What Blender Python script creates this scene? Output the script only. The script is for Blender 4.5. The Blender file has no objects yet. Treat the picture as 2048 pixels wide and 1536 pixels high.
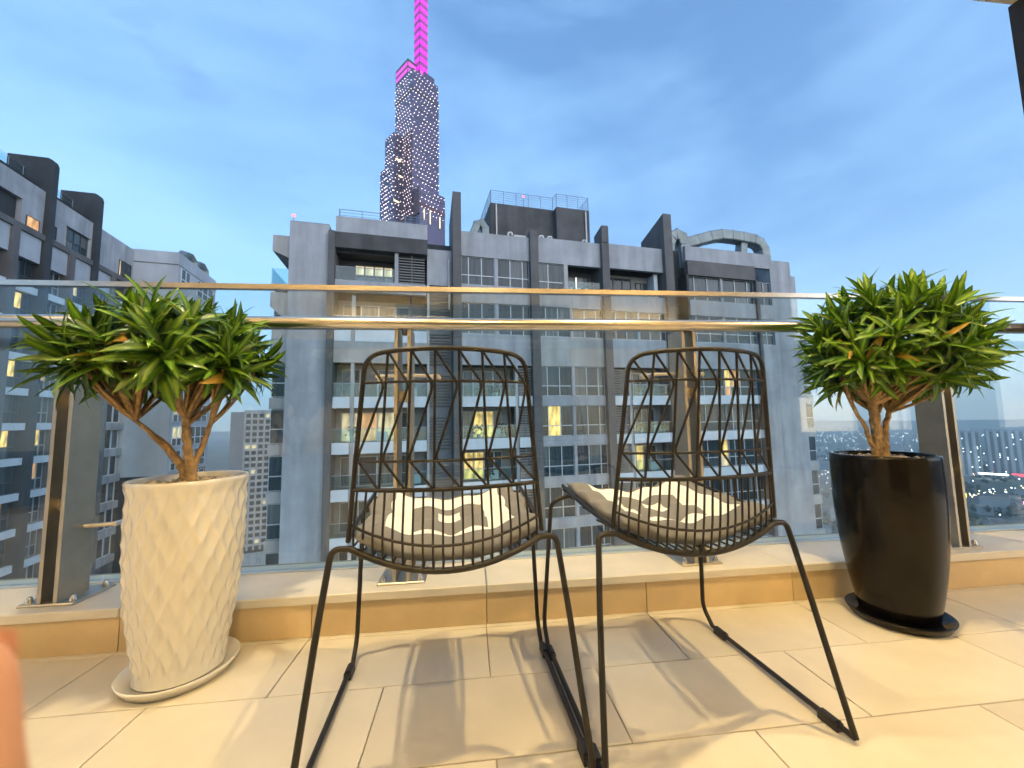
import bpy, math, random
from mathutils import Vector, Matrix, Quaternion
random.seed(7)
R = math.radians
S = bpy.context.scene
COL = S.collection

# ------------------------------------------------------------------ camera
EYE = Vector((0, 0, .72))
pitch, yaw, roll = R(5.2), R(6.2), R(1.1)
fw = Vector((math.sin(yaw)*math.cos(pitch), math.cos(yaw)*math.cos(pitch), math.sin(pitch)))
r0 = Vector((math.cos(yaw), -math.sin(yaw), 0)); u0 = r0.cross(fw)
rt = r0*math.cos(roll) - u0*math.sin(roll); up = u0*math.cos(roll) + r0*math.sin(roll)
cd = bpy.data.cameras.new('camera'); cam = bpy.data.objects.new('camera', cd); COL.objects.link(cam)
m = Matrix((rt, up, -fw)).transposed().to_4x4(); m.translation = EYE
cam.matrix_world = m
cd.sensor_width = 36; cd.lens = 36*780/2048
cd.clip_start = .01; cd.clip_end = 20000
cd.dof.use_dof = True; cd.dof.focus_distance = 1.6; cd.dof.aperture_fstop = 13.7/2.2
S.camera = cam

# ------------------------------------------------------------------ sky
SUN_EL, SUN_ROT = R(12), R(142)
W = bpy.data.worlds.new('World'); S.world = W; W.use_nodes = True
nt = W.node_tree; nt.nodes.clear()
def N(t, typ, **k):
    n = t.nodes.new(typ)
    for a, b in k.items(): setattr(n, a, b)
    return n
out = N(nt, 'ShaderNodeOutputWorld'); bg = N(nt, 'ShaderNodeBackground'); bg.inputs[1].default_value = .122
sky = N(nt, 'ShaderNodeTexSky', sky_type='NISHITA', sun_disc=False, sun_elevation=SUN_EL, sun_rotation=SUN_ROT, altitude=100, air_density=1.0, dust_density=.6, ozone_density=3.0)
tc = N(nt, 'ShaderNodeTexCoord')
mp = N(nt, 'ShaderNodeMapping'); mp.inputs['Scale'].default_value = (1.0, 1.0, 2.6); mp.inputs['Rotation'].default_value = (0, R(24), R(15))
n1 = N(nt, 'ShaderNodeTexNoise'); n1.inputs['Scale'].default_value = 1.7; n1.inputs['Detail'].default_value = 7; n1.inputs['Roughness'].default_value = .52
n1.inputs['Distortion'].default_value = .35
cr = N(nt, 'ShaderNodeValToRGB'); cr.color_ramp.elements[0].position = .36; cr.color_ramp.elements[1].position = .74
mx = N(nt, 'ShaderNodeMix', data_type='RGBA'); mx.inputs['B'].default_value = (1.12, 1.95, 2.95, 1)
sc_ = N(nt, 'ShaderNodeMath', operation='MULTIPLY'); sc_.inputs[1].default_value = .72
hs = N(nt, 'ShaderNodeHueSaturation'); hs.inputs['Saturation'].default_value = 1.34; hs.inputs['Hue'].default_value = .508
L = nt.links.new
L(tc.outputs['Generated'], mp.inputs[0]); L(mp.outputs[0], n1.inputs[0]); L(n1.outputs[0], cr.inputs[0])
L(cr.outputs[0], sc_.inputs[0]); L(sc_.outputs[0], mx.inputs['Factor'])
gm = N(nt, 'ShaderNodeGamma'); gm.inputs[1].default_value = .66
L(sky.outputs[0], gm.inputs[0]); L(gm.outputs[0], hs.inputs['Color']); L(hs.outputs[0], mx.inputs['A']); # thin darker wisps
mp2 = N(nt, 'ShaderNodeMapping'); mp2.inputs['Scale'].default_value = (1.2, 3.4, 5.5); mp2.inputs['Rotation'].default_value = (R(18), R(-38), R(20))
n2 = N(nt, 'ShaderNodeTexNoise'); n2.inputs['Scale'].default_value = 2.4; n2.inputs['Detail'].default_value = 6; n2.inputs['Roughness'].default_value = .55
cr2 = N(nt, 'ShaderNodeValToRGB'); cr2.color_ramp.elements[0].position = .57; cr2.color_ramp.elements[1].position = .74
m2 = N(nt, 'ShaderNodeMix', data_type='RGBA'); m2.inputs['B'].default_value = (.45, .90, 1.75, 1)
s2 = N(nt, 'ShaderNodeMath', operation='MULTIPLY'); s2.inputs[1].default_value = .85
L(tc.outputs['Generated'], mp2.inputs[0]); L(mp2.outputs[0], n2.inputs[0]); L(n2.outputs[0], cr2.inputs[0]); L(cr2.outputs[0], s2.inputs[0]); L(s2.outputs[0], m2.inputs['Factor'])
L(mx.outputs['Result'], m2.inputs['A']); L(m2.outputs['Result'], bg.inputs[0]); L(bg.outputs[0], out.inputs[0])

# weak remaining dusk sun, behind the camera
sd = bpy.data.lights.new('sun', 'SUN'); sd.energy = .65; sd.angle = R(80); sd.color = (1, .93, .88)
so = bpy.data.objects.new('sun', sd); COL.objects.link(so)
sdir = Vector((math.sin(SUN_ROT)*math.cos(SUN_EL), math.cos(SUN_ROT)*math.cos(SUN_EL), math.sin(SUN_EL)))
so.rotation_euler = sdir.to_track_quat('Z', 'Y').to_euler(); so.location = (0, -30, 60)

S.view_settings.view_transform = 'Standard'; S.view_settings.look = 'None'
S.view_settings.exposure = 2.15; S.view_settings.gamma = 1; S.view_settings.use_curve_mapping = False
S.render.engine = 'CYCLES'
cy = S.cycles
cy.use_denoising = True; cy.max_bounces = 8; cy.diffuse_bounces = 3; cy.glossy_bounces = 3; cy.transparent_max_bounces = 24
cy.transmission_bounces = 4; cy.volume_bounces = 2; cy.caustics_reflective = False; cy.caustics_refractive = False
cy.sample_clamp_indirect = 4; cy.sample_clamp_direct = 0
GROUND = -125.

# ------------------------------------------------------------------ materials
MATS = {}
def pbsdf(name):
    mt = bpy.data.materials.new(name); mt.use_nodes = True
    return mt, mt.node_tree, mt.node_tree.nodes['Principled BSDF']
def mat(name, col, rough=.6, metal=0, var=None, bump=None, spec=.5, coat=0, rnd=0, streak=None, coords='Object'):
    """var=(scale, amount, detail) value variation; streak=(scale, amount) rain streaks; bump=(scale, strength)"""
    mt, t, b = pbsdf(name); MATS[name] = mt
    b.inputs['Roughness'].default_value = rough; b.inputs['Metallic'].default_value = metal
    b.inputs['Specular IOR Level'].default_value = spec
    if coat: b.inputs['Coat Weight'].default_value = coat; b.inputs['Coat Roughness'].default_value = .06
    c4 = (*col, 1); b.inputs['Base Color'].default_value = c4
    tc = N(t, 'ShaderNodeTexCoord'); last = None
    def mulv(fac_out, lo, hi, src):
        mr = N(t, 'ShaderNodeMapRange'); mr.inputs['To Min'].default_value = lo; mr.inputs['To Max'].default_value = hi
        mr.inputs['From Min'].default_value = .3; mr.inputs['From Max'].default_value = .7
        t.links.new(fac_out, mr.inputs[0])
        v = N(t, 'ShaderNodeVectorMath', operation='SCALE')
        if src is None: v.inputs[0].default_value = col
        else: t.links.new(src, v.inputs[0])
        t.links.new(mr.outputs[0], v.inputs['Scale']); return v.outputs[0]
    if var:
        nz = N(t, 'ShaderNodeTexNoise'); nz.inputs['Scale'].default_value = var[0]; nz.inputs['Detail'].default_value = 6
        nz.inputs['Roughness'].default_value = .6
        t.links.new(tc.outputs[coords], nz.inputs[0]); last = mulv(nz.outputs[0], 1-var[1], 1+var[1], last)
    if streak:
        mp = N(t, 'ShaderNodeMapping'); mp.inputs['Scale'].default_value = (streak[0], streak[0], streak[0]*.12)
        nz = N(t, 'ShaderNodeTexNoise'); nz.inputs['Scale'].default_value = 1; nz.inputs['Detail'].default_value = 5
        t.links.new(tc.outputs[coords], mp.inputs[0]); t.links.new(mp.outputs[0], nz.inputs[0])
        last = mulv(nz.outputs[0], 1-streak[1], 1+streak[1]*.5, last)
    if rnd:
        oi = N(t, 'ShaderNodeObjectInfo'); mr = N(t, 'ShaderNodeMapRange')
        mr.inputs['To Min'].default_value = 1-rnd; mr.inputs['To Max'].default_value = 1+rnd
        t.links.new(oi.outputs['Random'], mr.inputs[0]); v = N(t, 'ShaderNodeVectorMath', operation='SCALE')
        if last is None: v.inputs[0].default_value = col
        else: t.links.new(last, v.inputs[0])
        t.links.new(mr.outputs[0], v.inputs['Scale']); last = v.outputs[0]
    if last is not None: t.links.new(last, b.inputs['Base Color'])
    if bump:
        nz = N(t, 'ShaderNodeTexNoise'); nz.inputs['Scale'].default_value = bump[0]; nz.inputs['Detail'].default_value = 5
        bp = N(t, 'ShaderNodeBump'); bp.inputs['Strength'].default_value = bump[1]; bp.inputs['Distance'].default_value = .01
        t.links.new(tc.outputs[coords], nz.inputs[0]); t.links.new(nz.outputs[0], bp.inputs['Height']); t.links.new(bp.outputs[0], b.inputs['Normal'])
    return mt
def emis(name, col, strength, var=None):
    strength *= .22
    mt, t, b = pbsdf(name); MATS[name] = mt
    b.inputs['Base Color'].default_value = (*[c*.3 for c in col], 1); b.inputs['Emission Color'].default_value = (*col, 1)
    b.inputs['Emission Strength'].default_value = strength
    if var:
        tc = N(t, 'ShaderNodeTexCoord'); mp = N(t, 'ShaderNodeMapping'); mp.inputs['Scale'].default_value = (var[0], var[0], var[0]*.25)
        nz = N(t, 'ShaderNodeTexNoise'); nz.inputs['Scale'].default_value = 1; nz.inputs['Detail'].default_value = 3
        mr = N(t, 'ShaderNodeMapRange'); mr.inputs['From Min'].default_value = .3; mr.inputs['From Max'].default_value = .7
        mr.inputs['To Min'].default_value = strength*(1-var[1]); mr.inputs['To Max'].default_value = strength*(1+var[1])
        t.links.new(tc.outputs['Object'], mp.inputs[0]); t.links.new(mp.outputs[0], nz.inputs[0]); t.links.new(nz.outputs[0], mr.inputs[0])
        t.links.new(mr.outputs[0], b.inputs['Emission Strength'])
    return mt
def thin_glass(name, tint, ior=1.5, rough=0.0, boost=1.0):
    mt = bpy.data.materials.new(name); mt.use_nodes = True; MATS[name] = mt
    t = mt.node_tree; t.nodes.clear()
    o = N(t, 'ShaderNodeOutputMaterial'); tr = N(t, 'ShaderNodeBsdfTransparent'); tr.inputs[0].default_value = (*tint, 1)
    gl = N(t, 'ShaderNodeBsdfGlossy'); gl.inputs['Roughness'].default_value = rough
    lw = N(t, 'ShaderNodeLayerWeight'); lw.inputs[0].default_value = .5
    fr = N(t, 'ShaderNodeMath', operation='POWER'); fr.inputs[1].default_value = 5; t.links.new(lw.outputs['Facing'], fr.inputs[0])
    ml = N(t, 'ShaderNodeMath', operation='MULTIPLY_ADD'); ml.inputs[1].default_value = .95; ml.inputs[2].default_value = .043*boost; ml.use_clamp = True
    mx = N(t, 'ShaderNodeMixShader')
    t.links.new(fr.outputs[0], ml.inputs[0]); t.links.new(ml.outputs[0], mx.inputs[0]); t.links.new(tr.outputs[0], mx.inputs[1]); t.links.new(gl.outputs[0], mx.inputs[2]); t.links.new(mx.outputs[0], o.inputs[0])
    return mt

mat('tile', (.62, .565, .46), .38, var=(2.2, .13), rnd=.07, bump=(60, .05))
mat('grout', (.34, .28, .20), .9)
mat('ledge_tile', (.60, .45, .25), .40, var=(3, .16), rnd=.05, bump=(50, .06))
mat('coping', (.68, .63, .54), .42, var=(6, .08), bump=(40, .06))
mat('steel', (.62, .58, .52), .26, 1.0, var=(9, .08))
mat('steel_brushed', (.50, .45, .37), .42, 1.0, var=(12, .12))
mat('bolt', (.75, .73, .7), .2, 1.0)
mat('clamp', (.78, .74, .66), .35, .9)
thin_glass('rail_glass', (.89, .957, .965), 1.5, 0, 1.6)
thin_glass('balcony_glass', (.80, .92, .93), 1.5, .02)
mat('wire', (.012, .010, .008), .45, .0, var=(40, .2), spec=.38)
mat('glide', (.012, .012, .012), .5)
mat('pot_black', (.005, .0045, .004), .17, spec=.22, coat=.0, var=(8, .4), bump=(25, .06))
mat('pot_white', (.74, .71, .64), .26, coat=.6, var=(6, .06))
mat('soil', (.06, .04, .025), .95, var=(30, .4), bump=(60, .8))
mat('pebble', (.50, .42, .30), .7, var=(25, .35), bump=(60, .4))
mat('bark', (.36, .235, .11), .75, var=(45, .45), bump=(90, .8))
mat('concrete', (.385, .395, .42), .85, var=(.6, .14), streak=(1.1, .27), bump=(3, .25))
mat('concrete_warm', (.41, .40, .39), .85, var=(.6, .13), streak=(1.1, .25), bump=(3, .25))
mat('concrete_dark', (.085, .083, .085), .8, var=(.5, .3), streak=(.8, .35))
mat('fin_dark', (.125, .12, .12), .8, var=(.6, .2), streak=(.7, .2))
mat('plate_dark', (.035, .04, .045), .75, var=(.4, .3), streak=(.5, .3))
mat('panel_white', (.66, .70, .74), .7, var=(.5, .08), streak=(1.2, .10))
mat('wall_blue', (.43, .46, .50), .85, var=(.25, .15), streak=(.5, .14))
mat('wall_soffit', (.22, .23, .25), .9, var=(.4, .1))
mat('frame_alu', (.50, .54, .57), .45, .2)
mat('frame_dark', (.06, .065, .07), .5)
mat('door_alu', (.42, .45, .47), .5)
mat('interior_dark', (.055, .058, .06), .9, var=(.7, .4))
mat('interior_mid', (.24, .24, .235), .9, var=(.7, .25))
mat('louvre', (.20, .195, .19), .7)
mat('duct', (.20, .235, .24), .45, .45, var=(.8, .2), streak=(2, .15))
mat('rail_metal', (.32, .36, .40), .5, .3)
mat('ac_white', (.6, .6, .58), .6)
mat('ceiling', (.78, .72, .62), .9)
mat('column', (.022, .021, .022), .6, var=(5, .2))
mat('wall_cream', (.74, .64, .48), .85, var=(2, .06))
mat('lamp_body', (.7, .7, .68), .4)
mat('asphalt', (.05, .05, .052), .9, var=(.02, .2))
mat('city_wall', (.34, .345, .34), .85, rnd=.35)
mat('city_roof', (.20, .17, .15), .9, rnd=.5)
mat('block_white', (.55, .57, .57), .8)
mat('block_grey', (.38, .40, .41), .8)
mat('tower_glass', (.075, .06, .12), .22, .35, spec=.6)
mat('tower_band', (.035, .03, .04), .6)
mat('tower_maroon', (.085, .035, .05), .6)
mat('pane_far', (.05, .055, .06), .3)
mat('skin', (.52, .27, .17), .5, var=(60, .1), bump=(300, .1))
mat('nail', (.62, .38, .30), .25)

# windows: dark glass with a curtain tone that differs from pane to pane
def pane_mat(name, dark, light, share):
    mt, t, b = pbsdf(name); MATS[name] = mt
    oi = N(t, 'ShaderNodeObjectInfo'); rp = N(t, 'ShaderNodeValToRGB'); rp.color_ramp.interpolation = 'LINEAR'
    e = rp.color_ramp.elements; e[0].position = 0; e[0].color = (*dark, 1); e[1].position = 1; e[1].color = (*light, 1)
    x = e.new(share); x.color = (*[d*1.5 for d in dark], 1)
    t.links.new(oi.outputs['Random'], rp.inputs[0])
    tc = N(t, 'ShaderNodeTexCoord'); mp = N(t, 'ShaderNodeMapping'); mp.inputs['Scale'].default_value = (7, 7, .3)
    nz = N(t, 'ShaderNodeTexNoise'); nz.inputs['Scale'].default_value = 1; nz.inputs['Detail'].default_value = 2
    mr = N(t, 'ShaderNodeMapRange'); mr.inputs['From Min'].default_value = .3; mr.inputs['From Max'].default_value = .7; mr.inputs['To Min'].default_value = .55; mr.inputs['To Max'].default_value = 1.5
    v = N(t, 'ShaderNodeVectorMath', operation='SCALE')
    ad = N(t, 'ShaderNodeVectorMath', operation='ADD'); L2 = t.links.new
    L2(tc.outputs['Object'], mp.inputs[0]); L2(oi.outputs['Location'], ad.inputs[1]); L2(mp.outputs[0], ad.inputs[0]); L2(ad.outputs[0], nz.inputs[0]); L2(nz.outputs[0], mr.inputs[0])
    L2(rp.outputs[0], v.inputs[0]); L2(mr.outputs[0], v.inputs['Scale']); L2(v.outputs[0], b.inputs['Base Color'])
    b.inputs['Roughness'].default_value = .08; b.inputs['Specular IOR Level'].default_value = .42
    return mt
pane_mat('pane', (.022, .036, .044), (.14, .155, .155), .6)
emis('lit_warm', (1, .66, .20), 1.2, (3.5, .85))
emis('lit_orange', (1, .52, .22), .75, (3, .7))
emis('lit_cream', (1, .78, .45), .75, (3, .8))
emis('lit_white', (1, .95, .85), 1.6)
emis('strip_light', (1, .80, .38), 2.2)
emis('magenta_bright', (1, .0, .85), .95)
emis('magenta_dim', (.55, .03, .5), .38)
emis('magenta_pale', (1, .10, .85), .85)
emis('dot_light', (1, .80, .84), 11)
emis('tower_yellow', (1, .8, .4), 3)
emis('beacon_red', (1, .12, .12), 5)
emis('city_white', (.9, .95, 1), 7)
emis('city_amber', (1, .75, .45), 6)
emis('city_red', (1, .05, .08), 4)
emis('city_yellow', (1, .75, .05), 4)
emis('city_pink', (1, .3, .45), 4)
emis('lamp_glow_warm', (1, .68, .30), 12)
emis('lamp_glow_white', (1, .86, .66), 12)

# variegated leaf
def leaf_mat():
    mt, t, b = pbsdf('leaf'); MATS['leaf'] = mt
    uv = N(t, 'ShaderNodeUVMap'); sp = N(t, 'ShaderNodeSeparateXYZ'); t.links.new(uv.outputs[0], sp.inputs[0])
    rp = N(t, 'ShaderNodeValToRGB'); e = rp.color_ramp.elements
    e[0].position = .0; e[0].color = (.036, .098, .008, 1); e[1].position = 1; e[1].color = (.034, .094, .008, 1)
    for p, c in ((.22, (.052, .140, .010)), (.40, (.125, .245, .014)), (.5, (.23, .33, .026)), (.60, (.125, .245, .014)), (.78, (.052, .140, .010))):
        x = e.new(p); x.color = (*c, 1)
    oi = N(t, 'ShaderNodeObjectInfo'); mr = N(t, 'ShaderNodeMapRange'); mr.inputs['To Min'].default_value = .65; mr.inputs['To Max'].default_value = 1.3
    t.links.new(oi.outputs['Random'], mr.inputs[0])
    v = N(t, 'ShaderNodeVectorMath', operation='SCALE'); t.links.new(sp.outputs[0], rp.inputs[0]); t.links.new(rp.outputs[0], v.inputs[0]); t.links.new(mr.outputs[0], v.inputs['Scale'])
    yl = N(t, 'ShaderNodeMath', operation='GREATER_THAN'); yl.inputs[1].default_value = .972; t.links.new(oi.outputs['Random'], yl.inputs[0])
    ym = N(t, 'ShaderNodeMix', data_type='RGBA'); ym.inputs['B'].default_value = (.42, .25, .03, 1); t.links.new(yl.outputs[0], ym.inputs['Factor']); t.links.new(v.outputs[0], ym.inputs['A'])
    t.links.new(ym.outputs['Result'], b.inputs['Base Color']); b.inputs['Roughness'].default_value = .33; b.inputs['Specular IOR Level'].default_value = .45
    o = t.nodes['Material Output']; tl = N(t, 'ShaderNodeBsdfTranslucent'); t.links.new(v.outputs[0], tl.inputs[0])
    mx = N(t, 'ShaderNodeMixShader'); mx.inputs[0].default_value = .25
    t.links.new(b.outputs[0], mx.inputs[1]); t.links.new(tl.outputs[0], mx.inputs[2]); t.links.new(mx.outputs[0], o.inputs[0])
leaf_mat()
# cushion print: concentric squares of grey and off-white
def cushion_mat():
    mt, t, b = pbsdf('cushion'); MATS['cushion'] = mt
    uv = N(t, 'ShaderNodeUVMap'); nzc = N(t, 'ShaderNodeTexNoise'); nzc.inputs['Scale'].default_value = 9
    vm = N(t, 'ShaderNodeVectorMath', operation='SUBTRACT'); vm.inputs[1].default_value = (.5, .5, .5)
    ab = N(t, 'ShaderNodeVectorMath', operation='ABSOLUTE'); sp = N(t, 'ShaderNodeSeparateXYZ'); mxm = N(t, 'ShaderNodeMath', operation='MAXIMUM')
    t.links.new(uv.outputs[0], vm.inputs[0]); t.links.new(vm.outputs[0], ab.inputs[0]); t.links.new(ab.outputs[0], sp.inputs[0])
    t.links.new(sp.outputs[0], mxm.inputs[0]); t.links.new(sp.outputs[1], mxm.inputs[1])
    rp = N(t, 'ShaderNodeValToRGB'); rp.color_ramp.interpolation = 'CONSTANT'; e = rp.color_ramp.elements
    G = (.155, .155, .160, 1); Wh = (.70, .70, .68, 1)
    e[0].position = 0; e[0].color = Wh; e[1].position = .36; e[1].color = G
    x = e.new(.07); x.color = G; x = e.new(.225); x.color = Wh
    t.links.new(mxm.outputs[0], rp.inputs[0]); t.links.new(rp.outputs[0], b.inputs['Base Color']); b.inputs['Roughness'].default_value = .9
    tc = N(t, 'ShaderNodeTexCoord'); nz = N(t, 'ShaderNodeTexNoise'); nz.inputs['Scale'].default_value = 22; nz.inputs['Detail'].default_value = 6
    bp = N(t, 'ShaderNodeBump'); bp.inputs['Strength'].default_value = .6; bp.inputs['Distance'].default_value = .006
    t.links.new(tc.outputs['Object'], nz.inputs[0]); t.links.new(nz.outputs[0], bp.inputs['Height']); t.links.new(bp.outputs[0], b.inputs['Normal'])
cushion_mat()
# city ground: dark planting, roofs and streets seen from far above
def ground_mat():
    mt, t, b = pbsdf('ground'); MATS['ground'] = mt
    tc = N(t, 'ShaderNodeTexCoord'); vo = N(t, 'ShaderNodeTexVoronoi'); vo.inputs['Scale'].default_value = .022
    rp = N(t, 'ShaderNodeValToRGB'); e = rp.color_ramp.elements
    e[0].position = .0; e[0].color = (.035, .055, .035, 1); e[1].position = 1; e[1].color = (.17, .17, .165, 1)
    x = e.new(.45); x.color = (.05, .075, .045, 1); x = e.new(.6); x.color = (.10, .105, .10, 1)
    nz = N(t, 'ShaderNodeTexNoise'); nz.inputs['Scale'].default_value = .006; nz.inputs['Detail'].default_value = 8; nz.inputs['Roughness'].default_value = .7
    t.links.new(tc.outputs['Object'], nz.inputs[0]); t.links.new(nz.outputs[0], rp.inputs[0]); t.links.new(rp.outputs[0], b.inputs['Base Color']); b.inputs['Roughness'].default_value = .95
ground_mat()

# ------------------------------------------------------------------ mesh helpers
class MB:
    def __init__(s): s.v, s.f, s.uv, s.sm = [], [], None, []
    def quad(s, a, b, c, d, sm=False):
        n = len(s.v); s.v += [tuple(a), tuple(b), tuple(c), tuple(d)]; s.f.append((n, n+1, n+2, n+3)); s.sm.append(sm); return s
    def box(s, x0, x1, y0, y1, z0, z1):
        n = len(s.v)
        s.v += [(x0,y0,z0),(x1,y0,z0),(x1,y1,z0),(x0,y1,z0),(x0,y0,z1),(x1,y0,z1),(x1,y1,z1),(x0,y1,z1)]
        for q in ((0,3,2,1),(4,5,6,7),(0,1,5,4),(1,2,6,5),(2,3,7,6),(3,0,4,7)): s.f.append(tuple(n+i for i in q)); s.sm.append(False)
        return s
    def bevbox(s, x0, x1, y0, y1, z0, z1, b):
        """box with chamfered top and vertical edges"""
        n = len(s.v)
        def ring(e, z): return [(x0+e+b,y0+e,z),(x1-e-b,y0+e,z),(x1-e,y0+e+b,z),(x1-e,y1-e-b,z),(x1-e-b,y1-e,z),(x0+e+b,y1-e,z),(x0+e,y1-e-b,z),(x0+e,y0+e+b,z)]
        s.v += ring(0, z0)+ring(0, z1-b)+ring(b, z1)
        for k in range(2):
            for i in range(8): j = (i+1) % 8; s.f.append((n+8*k+i, n+8*k+j, n+8*k+8+j, n+8*k+8+i)); s.sm.append(False)
        s.f.append(tuple(n+i for i in range(7, -1, -1))); s.sm.append(False); s.f.append(tuple(n+16+i for i in range(8))); s.sm.append(False)
        return s
    def prism(s, poly, ax, a0, a1):
        """extrude a 2-D polygon along axis ax (0,1,2) from a0 to a1"""
        n = len(s.v); k = len(poly)
        def P(p, a): q = list(p); q.insert(ax, a); return tuple(q)
        s.v += [P(p, a0) for p in poly]+[P(p, a1) for p in poly]
        for i in range(k): j = (i+1) % k; s.f.append((n+i, n+j, n+k+j, n+k+i)); s.sm.append(False)
        s.f.append(tuple(n+i for i in reversed(range(k)))); s.sm.append(False); s.f.append(tuple(n+k+i for i in range(k))); s.sm.append(False)
        return s
    def tube(s, pts, r, seg=8, cap=True, smooth=True, aspect=None):
        pts = [Vector(p) for p in pts]; n = len(s.v); K = len(pts)
        rr = r if isinstance(r, (list, tuple)) else [r]*K
        t0 = (pts[1]-pts[0]).normalized(); ref = Vector((0, 0, 1)) if abs(t0.z) < .9 else Vector((1, 0, 0))
        nx = t0.cross(ref).normalized()
        for i, p in enumerate(pts):
            t = (pts[min(i+1, K-1)]-pts[max(i-1, 0)]).normalized()
            nx = (nx - t*nx.dot(t)).normalized(); ny = t.cross(nx)
            for k in range(seg):
                a = 2*math.pi*k/seg; ca, sa = math.cos(a), math.sin(a)
                if aspect:
                    q = .28; ca = math.copysign(abs(ca)**q, ca); sa = math.copysign(abs(sa)**q, sa)
                s.v.append(tuple(p+nx*ca*rr[i]*(aspect or 1)+ny*sa*rr[i]))
        for i in range(K-1):
            for k in range(seg):
                j = (k+1) % seg; s.f.append((n+i*seg+k, n+i*seg+j, n+(i+1)*seg+j, n+(i+1)*seg+k)); s.sm.append(smooth)
        if cap:
            m0 = len(s.v); s.v += s.v[n:n+seg]; s.f.append(tuple(m0+k for k in reversed(range(seg)))); s.sm.append(False)
            m0 = len(s.v); s.v += s.v[n+(K-1)*seg:n+K*seg]; s.f.append(tuple(m0+k for k in range(seg))); s.sm.append(False)
        return s
    def lathe(s, prof, seg=48, c=(0, 0), fn=None, smooth=True):
        n = len(s.v); K = len(prof)
        for i, (r, z) in enumerate(prof):
            for k in range(seg):
                a = 2*math.pi*k/seg; q = r+(fn(a, z, i) if fn else 0)
                s.v.append((c[0]+q*math.cos(a), c[1]+q*math.sin(a), z))
        for i in range(K-1):
            for k in range(seg):
                j = (k+1) % seg; s.f.append((n+i*seg+k, n+i*seg+j, n+(i+1)*seg+j, n+(i+1)*seg+k)); s.sm.append(smooth)
        m0 = len(s.v); s.v += s.v[n:n+seg]; s.f.append(tuple(m0+k for k in reversed(range(seg)))); s.sm.append(False)
        m0 = len(s.v); s.v += s.v[n+(K-1)*seg:n+K*seg]; s.f.append(tuple(m0+k for k in range(seg))); s.sm.append(False)
        return s
    def octa(s, c, r):
        n = len(s.v); x, y, z = c
        s.v += [(x+r,y,z),(x-r,y,z),(x,y+r,z),(x,y-r,z),(x,y,z+r),(x,y,z-r)]
        for q in ((0,2,4),(2,1,4),(1,3,4),(3,0,4),(2,0,5),(1,2,5),(3,1,5),(0,3,5)): s.f.append(tuple(n+i for i in q)); s.sm.append(False)
        return s
    def mesh(s, name, material):
        me = bpy.data.meshes.new(name); me.from_pydata(s.v, [], s.f)
        me.polygons.foreach_set('use_smooth', s.sm)
        if s.uv is not None:
            ul = me.uv_layers.new(name='UVMap')
            fl = []
            for lp in me.loops: fl += s.uv[lp.vertex_index]
            ul.data.foreach_set('uv', fl)
        me.materials.append(MATS[material]); me.update(); return me
    def build(s, name, material, parent=None, loc=None, **k):
        o = bpy.data.objects.new(name, s.mesh(name, material)); COL.objects.link(o)
        if parent: o.parent = parent
        if loc: o.location = loc
        return tag(o, **k)
def tag(o, label=None, cat=None, group=None, kind=None):
    if label: o['label'] = label
    if cat: o['category'] = cat
    if group: o['group'] = group
    if kind: o['kind'] = kind
    return o
def inst(name, me, parent=None, loc=None, rot=None, scale=None, **k):
    o = bpy.data.objects.new(name, me); COL.objects.link(o)
    if parent: o.parent = parent
    if loc is not None: o.location = loc
    if rot is not None: o.rotation_euler = rot
    if scale is not None: o.scale = scale
    return tag(o, **k)
def empty(name, loc=(0, 0, 0), rz=0, **k):
    o = bpy.data.objects.new(name, None); COL.objects.link(o); o.location = loc; o.rotation_euler = (0, 0, rz); o.empty_display_size = .1
    return tag(o, **k)
def fillet(pts, r, n=5):
    pts = [Vector(p) for p in pts]; o = [pts[0]]
    for a, b, c in zip(pts, pts[1:], pts[2:]):
        d1, d2 = (a-b), (c-b); k = min(r, d1.length*.48, d2.length*.48)
        p, q = b+d1.normalized()*k, b+d2.normalized()*k
        for i in range(n+1):
            t = i/n; o.append(p*(1-t)**2+b*2*t*(1-t)+q*t*t)
    o.append(pts[-1]); return o
def bez(a, b, c, n=10):
    a, b, c = Vector(a), Vector(b), Vector(c)
    return [a*(1-t)**2+b*2*t*(1-t)+c*t*t for t in [i/n for i in range(n+1)]]

# ================================================================== terrace
floor = MB().box(-4.2, 4.6, -1.62, 1.462, -.16, -.0035).build('floor', 'grout', kind='structure')
TW, TD = .593, .267
tile_me = MB().bevbox(0, TW-.0032, 0, TD-.0032, -.0033, 0, .0010).mesh('tile', 'tile')
tile_s = MB().bevbox(0, TW-.0032, 0, .0245, -.0033, 0, .0010).mesh('tile', 'tile')
row = 0; y = 1.168
for row in range(0, 12):
    y0 = 1.168-TD*row+.0016
    off = (-.825 if row % 2 else -1.135)+.593*.0
    off = -1.135 if row % 2 == 0 else -.832
    for k in range(-5, 10):
        x = off+k*TW
        if x < -4.1 or x > 4.0 or y0 < -1.6: continue
        inst('tile', tile_me, floor, (x, y0, random.uniform(-.0001, .0004)))
for k in range(-5, 9): inst('tile', tile_s, floor, (-1.135+k*TW, 1.4366, 0))

ledge = empty('ledge', (0, 1.455, 0), label='low cream stone ledge carrying the glass railing', cat='ledge')
MB().box(-4.2, 4.6, .012, .42, -.16, .108).build('core', 'grout', ledge)
lt_me = MB().box(0, TW-.003, 0, .012, .001, .1085).mesh('facing_tile', 'ledge_tile')
for k in range(-5, 9): inst('facing_tile', lt_me, ledge, (-1.132+k*TW, 0, 0))
cp_me = MB().bevbox(0, TW*2-.002, -.006, .32, .1092, .137, .003).mesh('coping_slab', 'coping')
for k in range(-3, 5): inst('coping_slab', cp_me, ledge, (-1.132+k*2*TW, 0, 0))

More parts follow.
